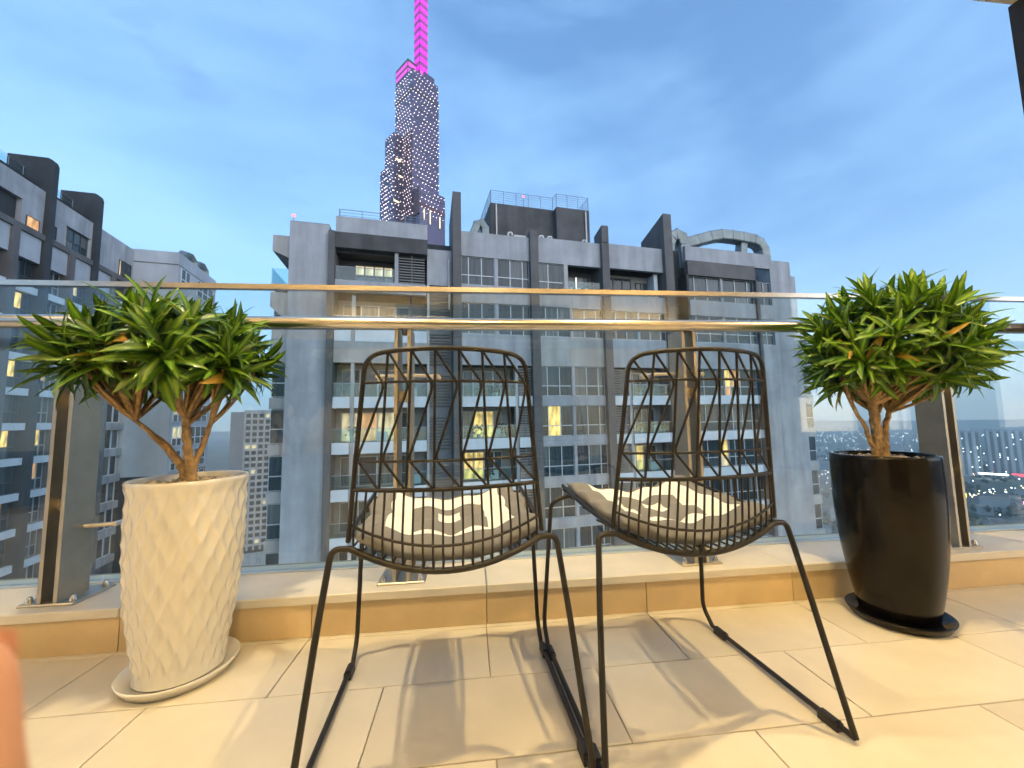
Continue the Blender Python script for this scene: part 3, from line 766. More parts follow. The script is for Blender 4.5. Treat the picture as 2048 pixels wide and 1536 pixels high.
def balcony(u0, u1, z0, z1, nxt, split=None, lit=None, cols=(1, 1, 1, .8), mt='panel_white', doors='door_alu', lou=None):
    """recessed balcony: white parapet below the opening, glass balustrade, doors at the back"""
    segs = [(u0, u1)] if split is None else [(u0, split-.13), (split+.13, u1)]
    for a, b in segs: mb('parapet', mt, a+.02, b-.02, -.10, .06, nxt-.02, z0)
    mb('slab', 'wall_soffit', u0, u1, .07, 1.74, nxt+.05, z0-.1)
    if split is not None: mb('pier', 'concrete_warm', split-.12, split+.12, .0, .5, nxt+.0, z1)
    a, b = u0, u1
    if lou == 'R': b = split-.15; louvre(mid, split+.14, u1-.03, Z(z0)+.02, Z(z1)-.05, .12); MB().box(split+.3, u1-.15, .3, .6, Z(z0)+.02, Z(z0)+.9).build('air_conditioner', 'ac_white', mid)
    if lou == 'L': a = split+.15; louvre(mid, u0+.03, split-.14, Z(z0)+.02, Z(z1)-.05, .12)
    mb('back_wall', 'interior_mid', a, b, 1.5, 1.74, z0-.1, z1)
    dw = (b-a)*.74; d0 = a+(b-a)*.06
    window(mid, 'x', d0, d0+dw, Z(z0), Z(z1)-.35, 1.42, list(cols), None, doors, .10, lit)
    # things people keep on balconies
    if rnd_b.random() < .75: q = rnd_b.uniform(a+.3, b-1.2); MB().box(q, q+.85, .75, 1.1, Z(z0)+.02, Z(z0)+.72).build('air_conditioner', 'ac_white', mid)
    for _ in range(rnd_b.randint(0, 2)):
        q = rnd_b.uniform(a+.4, b-.4); pb = MB().lathe([(.14, Z(z0)+.01), (.19, Z(z0)+.34), (.05, Z(z0)+.35)], 8, (q, .5)).build('flower_pot', 'concrete_warm', mid)
        tb_ = MB()
        for _k in range(26):
            w_ = Vector((rnd_b.gauss(0, .22), rnd_b.gauss(0, .18), rnd_b.uniform(.35, 1.15))); tb_.octa((q+w_.x, .5+w_.y, Z(z0)+w_.z), rnd_b.uniform(.05, .12))
        tb_.build('foliage', 'far_foliage', pb)
    MB().box(a+.03, b-.03, -.03, -.012, Z(z0)+.02, Z(z0)+.98).build('balustrade_glass', 'balcony_glass', mid)
    MB().box(a+.03, b-.03, -.045, .003, Z(z0)+.98, Z(z0)+1.03).build('balustrade_rail', 'rail_metal', mid)
for k, (z0, z1) in enumerate(ST):
    nxt = ST[k+1][1] if k+1 < len(ST) else z0-.85
    # bay A
    if k >= 1:
        lit = {}
        if k == 3: lit = {(0, 0): 'lit_cream', (2, 0): 'lit_cream', (1, 0): 'lit_orange'}
        balcony(-13.58, -6.82, z0, z1, z0-.92 if k == 1 else nxt, -12.25, lit)
        if k == 1: mb('spandrel', 'concrete_warm', -13.58, -6.82, -.05, .3, 4.45, z0-.93)
    # bay C
    if k < 2: pair(-4.1, 1.77, z0, z1); spandrel(-4.1, 1.77, nxt, z0)
    else: balcony(-4.1, 1.77, z0, z1, nxt, .42, {3: {(1, 0): 'lit_warm', (0, 0): 'pane', (2, 0): 'lit_warm'}, 4: {(0, 0): 'lit_warm', (1, 0): 'lit_warm'}}.get(k), lou='R')
    # bay D
    if k == 0:
        window(mid, 'x', 2.53, 4.9, Z(z0)+.02, Z(z1)-.02, .16, [.8, 1.2], .3); mb('pier', 'concrete_warm', 4.92, 5.3, 0, .3, z0, z1)
        mb('back_wall', 'interior_dark', 5.3, 8.5, 1.5, 1.74, z0, z1)
        MB().box(5.32, 8.5, 0, .02, Z(z0), Z(z0)+.95).build('balustrade_glass', 'balcony_glass', mid); spandrel(2.51, 8.51, nxt, z0)
        window(mid, 'x', 5.9, 8.2, Z(z0)+.02, Z(z1)-.5, 1.42, [1, .35, 1, 1], None, 'frame_dark', .08, {(1, 0): 'lit_white'})
        for q in range(4): MB().lathe([(.10, Z(z0)+.02), (.16, Z(z0)+.5), (.15, Z(z0)+.52), (.02, Z(z0)+.53)], 12, (5.8+q*.75, .6)).build('flower_pot', 'ac_white', mid)
    else:
        lit = {(1, 0): 'lit_warm', (1, 1): 'lit_warm'} if k == 3 else None
        pair(2.51, 8.51, z0, z1, lit); spandrel(2.51, 8.51, nxt, z0, 'concrete' if k != 1 else 'concrete_warm')
    # bay E
    if k == 0:
        mb('back_wall', 'interior_mid', 9.23, 15.0, 1.5, 1.74, z0, z1); spandrel(9.23, 15.0, nxt, z0)
        window(mid, 'x', 9.6, 12.4, Z(z0)+.9, Z(z1)-.3, 1.42, [1, 1, 1], None, 'frame_dark', .1); window(mid, 'x', 12.9, 14.1, Z(z0)+.6, Z(z1)-.6, 1.42, [1, 1], None, 'frame_dark', .1)
        mb('pier', 'panel_white', 14.3, 14.7, .5, 1.5, z0, z1)
    elif k == 1: pair(9.23, 15.0, z0, z1); spandrel(9.23, 15.0, nxt, z0, 'concrete')
    else: balcony(9.23, 15.0, z0, z1, nxt, 10.95, {4: {(1, 0): 'lit_warm', (0, 0): 'lit_cream'}}.get(k), lou='L')
    # louvre strip
    mb('wall', 'wall_soffit', 15.95, 17.34, 1.3, 1.74, nxt, z1)
    louvre(mid, 16.0, 17.3, Z(nxt)+.3, Z(z1)-.2, .9)
    # bay F
    if k < 2: pair(17.62, 25.6, z0, z1); spandrel(17.62, 25.6, nxt, z0)
    else:
        l1 = {2: None, 4: {(2, 0): 'lit_cream', (2, 1): 'lit_warm'}}.get(k); l2 = {2: {(0, 0): 'lit_orange', (0, 1): 'lit_warm', (1, 1): 'lit_orange'}}.get(k)
        window(mid, 'x', 17.7, 21.5, Z(z0)+.02, Z(z1)-.02, .5, [1, 1, .6], .34, lit=l1)
        window(mid, 'x', 21.6, 25.5, Z(z0)+.02, Z(z1)-.02, .5, [.6, 1, 1, .8], .34, lit=l2)
        mb('parapet', 'panel_white', 17.64, 24.9, -.10, .10, nxt, z0); mb('spandrel', 'concrete', 17.62, 25.6, .11, .4, nxt, z0)
    # bay G
    mb('wall', 'wall_soffit', 25.96, 27.74, .9, 1.74, nxt, z1); mb('spandrel', 'concrete', 25.96, 27.74, .0, .3, nxt, z0) if k < 2 else mb('wall', 'concrete', 26.2, 27.74, .01, .88, nxt, z1)
    if k < 2: window(mid, 'x', 26.0, 27.7, Z(z0)+.02, Z(z1)-.02, .2, [1, 1], .4)
    # ends of the tower: window stacks set back from the face
    if k >= 1:
        for (a, b, yy) in ((-17.95, -16.76, .8), (31.01, 32.2, .1)):
            window(mid, 'x', a+.08, b-.08, Z(z0)+.05, Z(z1)-.05, yy+.15, [1], .42); mb('spandrel', 'concrete_warm', a, b, yy, yy+.6, nxt, z0)
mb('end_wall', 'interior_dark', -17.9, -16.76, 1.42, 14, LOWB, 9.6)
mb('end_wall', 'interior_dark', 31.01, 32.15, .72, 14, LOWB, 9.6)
mb('lower_facade', 'concrete_warm', -13.59, 27.74, .05, 1.74, BOT, LOWB-.86)
# left end balconies of the top storeys
MB().prism([(-17.9, Z(13.9)), (-16.76, Z(13.9)), (-16.76, Z(12.2)), (-17.9, Z(12.7))], 1, .2, 9).build('end_canopy', 'concrete_warm', mid)
MB().box(-17.95, -16.76, .25, 8.5, Z(9.9), Z(10.25)).build('end_balcony', 'concrete_warm', mid)
MB().box(-17.93, -17.88, .3, 8.4, Z(10.26), Z(11.4)).box(-17.87, -16.8, .3, .34, Z(10.26), Z(11.4)).build('balustrade_glass', 'balcony_glass', mid)
MB().prism([(-17.95, Z(9.6)), (-16.76, Z(9.6)), (-16.76, Z(7.4)), (-17.95, Z(8.5))], 1, .24, 8.5).build('end_canopy', 'concrete_warm', mid)
# roof: plant room, rails, ducts, small vents, beacons
mb('plant_room', 'concrete_dark', -.5, 6.1, 5.0, 12, 15.3, 21.35)
mb('plant_room', 'concrete_dark', 6.1, 9.7, 4.2, 12, 15.3, 21.3)
mb('plant_room_pipe', 'ac_white', .0, .12, 4.85, 4.97, 15.5, 21.2)
mb('plant_room_pipe', 'ac_white', 9.2, 9.32, 4.05, 4.17, 15.5, 21.1)
MB().prism([(5.0, Z(15.31)), (9.0, Z(15.31)), (9.0, Z(20.5)), (7.5, Z(20.5))], 0, -1.2, -.52).build('stair_wall', 'concrete', mid)
rb = MB()
def railing(b, pts, z, h, n=6, step=1.35, r=.028):
    for (x0, y0), (x1, y1) in zip(pts, pts[1:]):
        Ln = math.hypot(x1-x0, y1-y0); k = max(1, round(Ln/step))
        for i in range(k+1): t = i/k; b.tube([(x0+(x1-x0)*t, y0+(y1-y0)*t, Z(z)), (x0+(x1-x0)*t, y0+(y1-y0)*t, Z(z+h))], r, 4, smooth=False)
        for j in range(n): q = Z(z+h*(j+1)/n); b.tube([(x0, y0, q), (x1, y1, q)], r*.6 if j < n-1 else r, 4, smooth=False)
railing(rb, [(-.45, 11), (-.45, 5.05), (6.05, 5.05), (6.15, 4.25), (9.65, 4.25), (9.65, 11)], 21.32, 1.35)
rb.build('roof_railing', 'rail_metal', mid, kind='stuff')
rb = MB(); railing(rb, [(-13.4, .3), (-13.4, .2), (-6.9, .2)], 15.72, .7, 3, 1.6); rb.build('roof_railing', 'rail_metal', mid, kind='stuff')
def duct(pts, r, asp, ribs=True):
    b = MB(); b.tube(pts, r, 16, True, False, asp)
    P = [Vector(p) for p in pts]
    for i in range(1, len(P)-1):
        d = (P[i+1]-P[i-1]).normalized()*.05; b.tube([P[i]-d, P[i]+d], r*1.045, 16, True, False, asp)
    b.build('air_duct', 'duct', mid)
def zp(l): return [(u, y, Z(z)) for u, y, z in l]
duct(zp([(17.35, 2.4, 15.2), (17.35, 2.4, 16.6), (17.4, 2.35, 17.6), (17.75, 2.3, 18.3), (18.3, 2.25, 18.55), (18.85, 2.2, 18.3), (19.15, 2.2, 17.6), (19.2, 2.2, 16.5), (19.2, 2.2, 15.0)]), .62, 1.0)
duct(zp([(19.6, 2.6, 17.95), (21.2, 2.6, 18.45), (22.8, 2.6, 19.0), (24.2, 2.6, 19.35), (25.6, 2.6, 19.4), (27.0, 2.6, 19.35), (28.6, 2.6, 19.25), (29.4, 2.6, 18.95), (29.85, 2.6, 18.3), (29.95, 2.6, 17.4), (29.95, 2.6, 15.9)]), .58, 1.0)
duct(zp([(27.3, 2.7, 19.0), (27.1, 2.7, 18.0), (27.0, 2.7, 16.2)]), .46, 1.0)
MB().tube(zp([(24.3, 2.0, 15.5), (24.3, 2.0, 17.2), (25.2, 2.0, 17.2), (25.2, 2.0, 15.5)]), .06, 6).build('pipe_support', 'rail_metal', mid)
MB().tube(zp([(27.6, 2.0, 15.6), (27.6, 2.0, 17.2), (28.6, 2.0, 16.5)]), .06, 6).build('pipe_support', 'rail_metal', mid)
duct(zp([(-2.9, 2.0, 15.3), (-2.75, 2.0, 16.4), (-2.4, 2.0, 17.3), (-2.0, 2.0, 17.5), (-1.7, 2.0, 17.0), (-1.65, 2.0, 15.3)]), .35, 1.0)
for u in (.2, 3.1, 3.9, 7.3): MB().tube(fillet(zp([(u, 1.0, 15.3), (u, 1.0, 16.4), (u+.35, 1.0, 16.4), (u+.35, 1.0, 16.15)]), .2), .09, 8).build('vent_pipe', 'ac_white', mid)
for u, w in ((.6, 1.1), (3.0, 1.4), (5.0, 1.5), (7.8, 1.4), (10.2, 1.8), (12.4, 1.5)): mb('roof_unit', 'ac_white', u, u+w, .5, 1.4, 15.3, 16.0)
def beacon(u, y, z, h):
    b = MB().tube(zp([(u, y, z), (u, y, z+h)]), .04, 6).build('beacon_mast', 'rail_metal', mid)
    MB().octa((u, y, Z(z+h+.12)), .16).build('beacon_lamp', 'beacon_red', b)
beacon(-16.6, .3, 15.0, .45); beacon(3.2, 6.0, 21.3, 1.6)

# ---------------------------------------------------------------- left apartment tower
lef = empty('apartment_building', (-43.2, 43.5, GROUND), R(10.5), label='dark apartment tower at the left edge with tall roof fins', cat='building', group='apartment towers')
def lb(name, material, x0, x1, s0, s1, z0, z1): return MB().box(x0, x1, s0, s1, Z(z0), Z(z1)).build(name, material, lef)
lb('core', 'interior_dark', -14, -.9, -34, 25.5, BOT, 24.0)
lb('penthouse_wall', 'concrete', -.9, -.05, 5.9, 13.75, 19.6, 24.2)
lb('penthouse_wall', 'concrete', -.9, -.05, -34, 5.9, 22.1, 24.2)
lb('penthouse_wall', 'concrete', -.9, -.4, -34, -5.2, 19.6, 22.1)
lb('penthouse_wall', 'concrete', -.9, -.06, -2.9, 2.4, 19.6, 22.1)
lb('penthouse_wall', 'plate_dark', -.9, -.5, -5.2, -2.9, 19.6, 22.1)
lb('parapet', 'plate_dark', -2.2, -1.4, -34, 6, 24.2, 25.4)
lb('roof_slab', 'wall_soffit', -13, -.9, -34, 25.5, 24.0, 24.19)
lb('beam', 'fin_dark', -.9, .25, -34, 13.7, 19.0, 19.59)
window(lef, 'y', -2.4, -.95, Z(19.7), Z(20.8), -.02, [1], None, 'frame_dark', .08, {(0, 0): 'lit_orange'})
window(lef, 'y', .25, 1.1, Z(19.8), Z(21.2), -.02, [1, 1], .4, 'frame_dark', .08)
window(lef, 'y', 2.5, 5.8, Z(19.62), Z(22.0), -.3, [.35, 1, 1, 1], .45, 'frame_dark', .1, {(0, 0): 'lit_white', (0, 1): 'lit_cream'})
window(lef, 'y', 10.9, 13.3, Z(19.62), Z(21.8), -.02, [.4, 1, 1], None, 'frame_dark', .1, {(0, 0): 'lit_cream'})
def finp(s): MB().prism([(x, Z(z)) for x, z in ((.4, BOT), (.4, 27.3), (.25, 27.75), (-.1, 27.95), (-3.3, 27.9), (-3.3, 24.0), (-.92, 24.0), (-.92, BOT))], 1, s-.35, s+.35).build('fin', 'plate_dark', lef)
for s in (-20.2, -13.4, -6.75, -.15, 6.45): finp(s)
cols = [-30.4+3.35*k for k in range(13)]
for s in cols:
    if any(abs(s-f) < 1 for f in (-20.2, -13.4, -6.75, -.15, 6.45)): continue
    lb('column', 'fin_dark', -.89, .3, s-.36, s+.36, BOT, 18.99)
LST = [(13.9, 16.5)]+[(10.55-3.33*k, 13.2-3.33*k) for k in range(9)]
sb = sorted(cols)
litL = {(5, 2): 'lit_cream', (6, 4): 'lit_warm', (8, 1): 'lit_warm', (9, 3): 'lit_orange', (8, 5): 'lit_warm', (10, 0): 'lit_cream', (7, 6): 'lit_cream', (6, 1): 'lit_cream', (9, 6): 'lit_orange', (8, 3): 'lit_warm', (9, 5): 'lit_warm', (8, 7): 'lit_orange'}
for k, (z0, z1) in enumerate(LST):
    for i in range(3, len(sb)-1):
        a, b = sb[i]+.37, sb[i+1]-.37
        if k == 0: lb('panel', 'wall_blue', -.5, .05, a, b, 16.5, 18.98)
        lb('parapet', 'panel_white', -.2, .12, a, b, z0-.68, z0)
        m_ = litL.get((i, k))
        window(lef, 'y', a, b, Z(z0), Z(z1), -.55, [1, 1, .8], .4, 'frame_alu' if i % 2 else 'frame_dark', .08, {(0, 0): m_, (0, 1): m_, (1, 1): m_} if m_ else None)
    # pale frame bay next to the inner corner
    a, b = sb[-1]+.37, 13.74
    if b-a > .8:
        lb('spandrel', 'concrete', -.5, .12, a, b, z0-.9, z0)
        window(lef, 'y', a+.1, b-.3, Z(z0), Z(z1), -.25, [1, .7], None, 'panel_white', .22)
lb('lower_facade', 'fin_dark', -.89, 0, -34, 13.7, BOT, LST[-1][0]-.95)
# wing that turns towards the viewer and the face beyond it
lb('wing_wall', 'wall_blue', -.88, 5.1, 13.76, 25.6, -6.6, 24.45)
lb('wing_base_reflection', 'plate_dark', -.88, 4.9, 14.0, 25.5, BOT, -6.61)  # dark reflection in the railing glass, put into the lower wall's colour
lb('wing_parapet_line', 'fin_dark', -.6, 5.12, 13.72, 25.62, 22.6, 22.72)
for k, (z0, z1) in enumerate([(19.9, 22.4)]+LST):
    window(lef, 'y', 14.5, 17.0, Z(z0), Z(z1), 5.14, [1, 1], .4, 'panel_white', .14, {(0, 1): 'lit_cream', (1, 1): 'lit_cream'} if k in (5, 6) else None)
    window(lef, 'y', 19.2, 24.5, Z(z0), Z(z1), 5.14, [1, 1, 1], .4, 'panel_white', .14)
for q, (s, z) in enumerate(((18.2, 24.4), (22.0, 24.4))):
    MB().tube([(3.2, s, Z(z)-.5), (3.2, s, Z(z)+.9), (3.4, s+.6, Z(z)+1.7), (3.6, s+1.6, Z(z)+1.9), (3.8, s+2.4, Z(z)+1.2), (3.8, s+2.5, Z(z)-.5)], .55, 12, True, False, 1).build('air_duct', 'duct', lef)
rb = MB(); railing(rb, [(-1.8, -34), (-1.8, 5.6)], 25.4, 1.2, 2, 1.6, .02); rb.build('roof_railing', 'rail_metal', lef, kind='stuff')
MB().box(-1.83, -1.81, -34, 5.6, Z(25.42), Z(26.5)).build('balustrade_glass', 'balcony_glass', lef)

# ---------------------------------------------------------------- pale gridded block in the gap
grd = empty('apartment_building', (-103.5, 192.5, GROUND), R(20), label='distant beige block with a grid of small square windows', cat='building', group='apartment towers')
MB().box(0, 13.2, .8, 16, 0, Z(6.6)).build('wall', 'interior_dark', grd)
gb = MB(); gm = boxme(('g',), 'pane', 'pane_far', lambda: MB().box(0, 1.75, 0, .05, 0, 1.75))
for j in range(22):
    zt = Z(5.0-2.85*j)
    MB().box(0, 13.2, .0, .79, zt-.05, zt+(1.0 if j else 1.6)).build('floor_band', 'concrete_warm', grd)
    for i in range(5):
        MB().box(i*2.55, i*2.55+.75, .005, .79, zt-1.85, zt-.051).build('pier', 'concrete_warm', grd)
        p = inst('window', gm, grd, (i*2.55+.76, .45, zt-1.83)); 
        if random.random() < .12: p.data = boxme(('gl',), 'pane', 'lit_cream', lambda: MB().box(0, 1.75, 0, .05, 0, 1.75))
MB().box(0, 13.2, .01, .78, 0, Z(-58)).build('base', 'concrete_warm', grd)
MB().box(-5.2, -.02, .5, 16, 0, Z(5.8)).build('side_wing', 'wall_soffit', grd)

# ---------------------------------------------------------------- tall stepped tower with a lit spire
K = Vector((-46.3, 316.0)); vr = Vector((.9894, .145)); vf = Vector((-.145, .9894))
e1 = -vr*.552+vf*.834; e2 = vr*.834+vf*.552
ang = math.atan2(e2.y, e2.x)      # local x = e2, local y = e1
twr = empty('skyscraper', (K.x, K.y, GROUND), ang, label='tall stepped glass skyscraper dotted with lights under a magenta spire', cat='skyscraper')
def tb(name, material, a0, a1, b0, b1, z0, z1): return MB().box(b0, b1, a0, a1, Z(z0), Z(z1)).build(name, material, twr)
BLK = [(0, 27, 0, 27, BOT, 303), (16, 30, -8, -.05, BOT, 248), (24, 38, -7.9, 1.9, BOT, 221), (-8, -.05, 2, 28, BOT, 194), (4, 27, 27.05, 30.6, BOT, 294)]
for q in BLK: tb('tower_block', 'tower_glass', *q)
tb('recess', 'tower_maroon', .5, 15.9, -.35, -.06, 170, 247); tb('recess', 'tower_maroon', -7.9, -.1, 1.0, 1.95, 170, 192)
tb('recess_rib', 'tower_glass', 7.6, 8.4, -1.0, -.36, 170, 247)
def band(z, h=2.2):
    tb('dark_band', 'tower_band', -.25, 27.2, -.25, 27.3, z, z+h)
tb('dark_band', 'tower_band', -.3, 27.3, -.3, -.05, 283, 286.5); tb('dark_band', 'tower_band', -.3, -.05, -.05, 25, 283, 286.5)
for z in range(178, 300, 9):
    tb('floor_line', 'tower_band', -.12, -.02, 1.5, 26.8, z, z+1.1)
    if z < 246: tb('floor_line', 'tower_band', 16, 30, -8.12, -8.02, z, z+1.0); tb('floor_line', 'tower_band', 15.88, 15.98, -8, -.4, z, z+1.0)
    if z < 219: tb('floor_line', 'tower_band', 24, 38, -8.02, -7.92, z+3, z+4.0)
    if z < 192: tb('floor_line', 'tower_band', -8.12, -8.02, 2, 28, z, z+.5)
tb('dark_band', 'tower_maroon', -8.3, -8.02, 2, 28, 176, 180)
# crown and spire
tb('crown', 'tower_band', 7.6, 27, .1, 12, 303.01, 317)
for z in (304.5, 310.5):
    tb('crown_light', 'magenta_pale', 7.5, 7.59, .6, 11.6, z, z+4); tb('crown_light', 'magenta_pale', 8, 26.5, 0, .09, z, z+4)
tb('crown_step', 'tower_glass', 0.2, 27, 12.1, 23, 303.01, 308)
sa0, sa1, sb0, sb1 = 1.8, 10.8, 8.3, 17.3
tb('spire_core', 'tower_band', sa0+.3, sa1-.3, sb0+.3, sb1-.3, 303.02, 424)
for i in range(14):
    z = 309+i*8.2
    for (z0, z1, m_) in ((z, z+4.6, 'magenta_bright'), (z+4.75, z+8.05, 'magenta_dim')):
        tb('spire_panel', m_, sa0, sa0+.28, sb0+.6, sb1-.5, z0, z1); tb('spire_panel', m_, sa0+.6, sa1-.5, sb0, sb0+.28, z0, z1)
for i in range(2): tb('spire_panel', 'magenta_pale', sa0, sa0+.28, sb0+.6, sb1-.5, 303.3+i*2.9, 305.8+i*2.9)
tb('spire_cap', 'tower_band', sa0+.5, sa1-.5, sb0+.5, sb1-.5, 424.1, 428)
dl = MB(); rnd = random.Random(5)
def dots(fn, w, z0, z1, dx=3.3, dz=3.9):
    k = 0; z = z0
    while z < z1:
        n = int(w/dx)
        for i in range(n+1):
            x = i*dx+(dx/2 if k % 2 else 0)+rnd.uniform(-.28, .28)
            if 0 <= x <= w and rnd.random() < .86: dl.octa(fn(x, Z(z+rnd.uniform(-.28, .28))), .19+rnd.uniform(0, .12))
        z += dz; k += 1
dots(lambda x, z: (x, -.5, z), 27, 172, 301); dots(lambda x, z: (-.5, x, z), 27, 249, 301); dots(lambda x, z: (-.6, x, z), 15, 172, 247, 3.0, 3.4)
dots(lambda x, z: (-8+x, 15.6, z), 8, 172, 247); dots(lambda x, z: (-8.4, 16+x, z), 14, 172, 247); dots(lambda x, z: (-8.3, 24+x, z), 14, 172, 220)
dots(lambda x, z: (2+x, -8.5, z), 26, 172, 193); dots(lambda x, z: (27.2+x, 3.6, z), 3.4, 172, 292)
dl.build('facade_lights', 'dot_light', twr, kind='stuff')
for b0, a0, z, h in ((6, -8.45, 166, 9), (12, -8.45, 164, 12), (22, -8.45, 164, 10)): MB().box(b0, b0+.5, a0, a0+.3, Z(z), Z(z+h)).build('light_column', 'tower_yellow', twr)
for b0, z in ((-7.5, 186), (-6, 224), (-3, 210)): MB().box(b0, b0+5, 15.5, 15.85, Z(z), Z(z+1.2)).build('sky_lobby_light', 'tower_yellow', twr)

# ================================================================== the city far below
MB().quad((-6500, -2500, GROUND), (6500, -2500, GROUND), (6500, 7000, GROUND), (-6500, 7000, GROUND)).build('ground', 'ground', kind='structure')
def road(pts, w, name='road'):
    b = MB()
    for (x0, y0), (x1, y1) in zip(pts, pts[1:]):
        d = Vector((x1-x0, y1-y0)).normalized(); n_ = Vector((-d.y, d.x))*w/2
        b.quad((x0-n_.x, y0-n_.y, GROUND+.1), (x0+n_.x, y0+n_.y, GROUND+.1), (x1+n_.x, y1+n_.y, GROUND+.1), (x1-n_.x, y1-n_.y, GROUND+.1))
    return b.build(name, 'asphalt', kind='structure')
R1 = [(560, 430), (690, 494), (838, 526), (1100, 560)]; R2 = [(500, 560), (770, 640), (985, 660), (1300, 700)]; R3 = [(-290, 420), (-235, 420), (-150, 300), (-90, 170)]; R4 = [(380, 300), (520, 480), (900, 1000), (1700, 1900)]
R5 = [(-170, 320), (-330, 620), (-520, 980)]
for r_ in (R1, R2, R4, R5): road(r_, 22)
lights = {'city_white': MB(), 'city_amber': MB(), 'city_red': MB()}
rnd = random.Random(9)
def along(pts, step, spread, mats, r, z=(4, 9)):
    for (x0, y0), (x1, y1) in zip(pts, pts[1:]):
        Ln = math.hypot(x1-x0, y1-y0); n_ = int(Ln/step)
        for i in range(n_):
            t = rnd.random(); lights[rnd.choice(mats)].octa((x0+(x1-x0)*t+rnd.uniform(-spread, spread), y0+(y1-y0)*t+rnd.uniform(-spread, spread), GROUND+rnd.uniform(*z)), r*rnd.uniform(.6, 1.3))
along(R1, 5, 6, ['city_white', 'city_amber', 'city_amber', 'city_white'], .95)
along(R2, 12, 10, ['city_white', 'city_amber', 'city_red'], 1.0)
along(R4, 18, 14, ['city_white', 'city_amber'], 1.1)
along(R5, 5, 9, ['city_white', 'city_white', 'city_amber'], .9)
for i in range(420):
    d = rnd.uniform(380, 2600)*1.2; a = R(rnd.uniform(38, 66)); lights[rnd.choice(['city_white', 'city_white', 'city_amber'])].octa((d*math.sin(a), d*math.cos(a), GROUND+rnd.uniform(6, 22)), .55+d/2100)
for k_, b in lights.items(): b.build('street_lights', k_, label={'city_white': 'scattered white street and shop lights of the far city', 'city_amber': 'scattered amber street lights of the far city', 'city_red': 'scattered red tail lights on the far roads'}[k_], cat='lights', kind='stuff')
def sign(x, y, w, h, z, m_, label):
    MB().box(-w/2, w/2, -.4, .4, 0, h).build('lit_sign', m_, loc=(x, y, GROUND+z), label=label, cat='sign').rotation_euler = (0, 0, R(-52))
MB().box(-17, 17, -9, 9, 9, 10.2).build('canopy', 'city_white', loc=(950, 628, GROUND), label='bright white lit canopy below the right hand pale tower blocks', cat='canopy').rotation_euler = (0, 0, R(-52))
sign(987, 617, 16, 5, 5, 'city_red', 'red lit sign beside the bright white canopy')
sign(668, 476, 7, 6, 8, 'city_yellow', 'small yellow lit sign below the road lights')
sign(700, 430, 12, 4, 6, 'city_pink', 'pink lit sign low at the right edge')
# slab towers
def slab_tower(x, y, w, dp, h, rz, m_, label, nstr):
    e = empty('tower_block', (x, y, GROUND), rz, label=label, cat='building', group='far slab towers')
    MB().box(-w/2, w/2, 0, dp, 0, h).build('wall', 'block_grey', e)
    st = w/nstr
    for i in range(nstr): MB().box(-w/2+i*st, -w/2+i*st+st*.42, -.8, -.01, 0, h*.985).build('balcony_stack', 'block_white', e)
    MB().box(-w*.3, w*.3, dp*.2, dp*.8, h+.01, h+4).build('roof_house', 'block_white', e)
    wb = MB()
    for i in range(nstr):
        for j in range(int(h/3.2)-2):
            x0 = -w/2+i*st+st*.5; wb.box(x0, x0+st*.38, -.25, -.02, 4+j*3.2, 4+j*3.2+1.7)
    wb.build('windows', 'pane_far', e, kind='stuff')
    lb_ = MB()
    for q in range(16):
        i = rnd.randrange(nstr); j = rnd.randrange(3, int(h/3.2)-2); x0 = -w/2+i*st+st*.5; lb_.box(x0, x0+st*.17, -.30, -.26, 4.4+j*3.2, 4.4+j*3.2+1.0)
    lb_.build('lit_windows', 'city_white', e, kind='stuff')
slab_tower(955, 672, 46, 20, 87, R(-48), 'block_white', 'pale slab tower nearest the steel post at the right', 5)
slab_tower(998, 700, 34, 18, 84, R(-48), 'block_grey', 'grey slab tower between the two pale slab towers', 4)
slab_tower(1038, 662, 46, 20, 87, R(-50), 'block_white', 'pale slab tower furthest right by the frame edge', 5)
slab_tower(1105, 690, 40, 18, 84, R(-52), 'block_white', 'pale slab tower standing beyond the right frame edge', 5)
# low houses
def house(x, y, w, d, h, rz, label):
    e = empty('house', (x, y, GROUND), rz, label=label, cat='house', group='low city houses')
    MB().box(-w/2, w/2, -d/2, d/2, 0, h).build('wall', 'city_wall', e)
    MB().prism([(-d/2-.5, h+.01), (d/2+.5, h+.01), (0, h+2.4)], 0, -w/2-.4, w/2+.4).build('roof', 'city_roof', e)
def blocked(x, y):
    for r_ in (R1, R2, R4, R5):
        for (x0, y0), (x1, y1) in zip(r_, r_[1:]):
            dx, dy = x1-x0, y1-y0; t = max(0, min(1, ((x-x0)*dx+(y-y0)*dy)/(dx*dx+dy*dy)))
            if math.hypot(x-x0-t*dx, y-y0-t*dy) < 20: return True
    return False
n_ = 0
while n_ < 150:
    d = 480+1500*rnd.random()**1.3; a = R(rnd.uniform(40, 64)); x, y = d*math.sin(a), d*math.cos(a)
    if blocked(x, y): continue
    house(x, y, rnd.uniform(10, 24), rnd.uniform(9, 16), rnd.uniform(5, 17), R(rnd.uniform(-60, -30)), 'low city house among the far streets at the right'); n_ += 1
n_ = 0
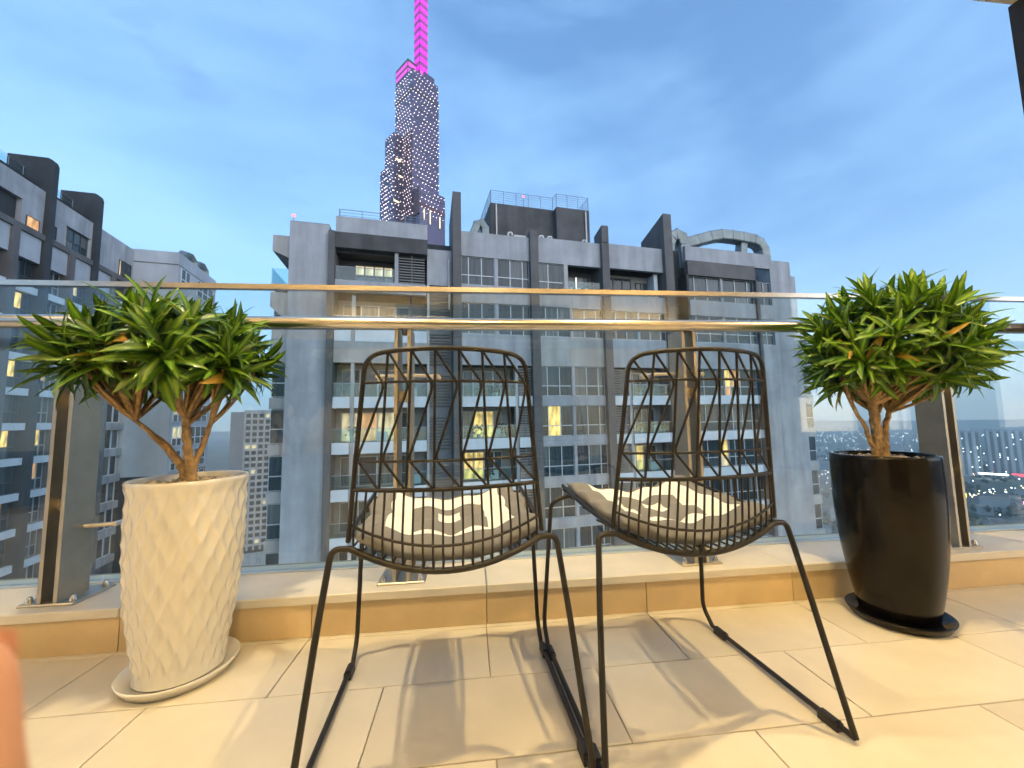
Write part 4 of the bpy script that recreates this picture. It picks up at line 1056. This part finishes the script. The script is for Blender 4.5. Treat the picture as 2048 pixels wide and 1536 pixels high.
while n_ < 14:
    t = rnd.random(); x = -165-350*t+rnd.uniform(-60, 60); y = 330+650*t+rnd.uniform(-40, 40)
    if blocked(x, y): continue
    house(x, y, rnd.uniform(10, 20), rnd.uniform(9, 14), rnd.uniform(6, 20), R(rnd.uniform(10, 40)), 'low city house along the street in the left gap'); n_ += 1
# city trees read as dark clumps from here
tg = MB()
for i in range(900):
    d = 430+1300*rnd.random()**1.5; a = R(rnd.uniform(39, 66)); x, y = d*math.sin(a), d*math.cos(a)
    if blocked(x, y): continue
    for q in range(4): tg.octa((x+rnd.uniform(-5, 5), y+rnd.uniform(-5, 5), GROUND+4+rnd.uniform(0, 5)), rnd.uniform(2.2, 4.5))
tg.build('trees', 'far_foliage', label='dark mass of city trees far below at the right', cat='trees', kind='stuff')
# low hills on the horizon
hb = MB(); prev = None
for i in range(61):
    a = R(-60+i*2.6); d = 5200; h = 40+45*(math.sin(i*.7)*.5+.5)*(math.sin(i*.23+1)*.5+.5)
    cur = ((d*math.sin(a), d*math.cos(a)), h)
    if prev:
        (p, hp), (q, hq) = prev, cur
        hb.quad((p[0], p[1], GROUND-2), (q[0], q[1], GROUND-2), (q[0]*1.08, q[1]*1.08, GROUND+hq), (p[0]*1.08, p[1]*1.08, GROUND+hp), True)
        hb.quad((p[0]*1.08, p[1]*1.08, GROUND+hp), (q[0]*1.08, q[1]*1.08, GROUND+hq), (q[0]*1.2, q[1]*1.2, GROUND-2), (p[0]*1.2, p[1]*1.2, GROUND-2), True)
    prev = cur
hb.build('hills', 'far_foliage', kind='structure')

# dusk haze over the whole place
HAZE = True
if HAZE:
    hz = bpy.data.materials.new('haze'); hz.use_nodes = True; t = hz.node_tree; t.nodes.clear()
    o_ = N(t, 'ShaderNodeOutputMaterial'); pv = N(t, 'ShaderNodeVolumePrincipled'); pv.inputs['Color'].default_value = (.93, .965, 1.0, 1); pv.inputs['Density'].default_value = .00021
    pv.inputs['Anisotropy'].default_value = 0
    t.links.new(pv.outputs[0], o_.inputs['Volume']); MATS['haze'] = hz
    MB().box(-6700, 6700, -2700, 7200, GROUND-3, 440).build('haze', 'haze', label='thin blue dusk haze over the city', cat='haze', kind='stuff')
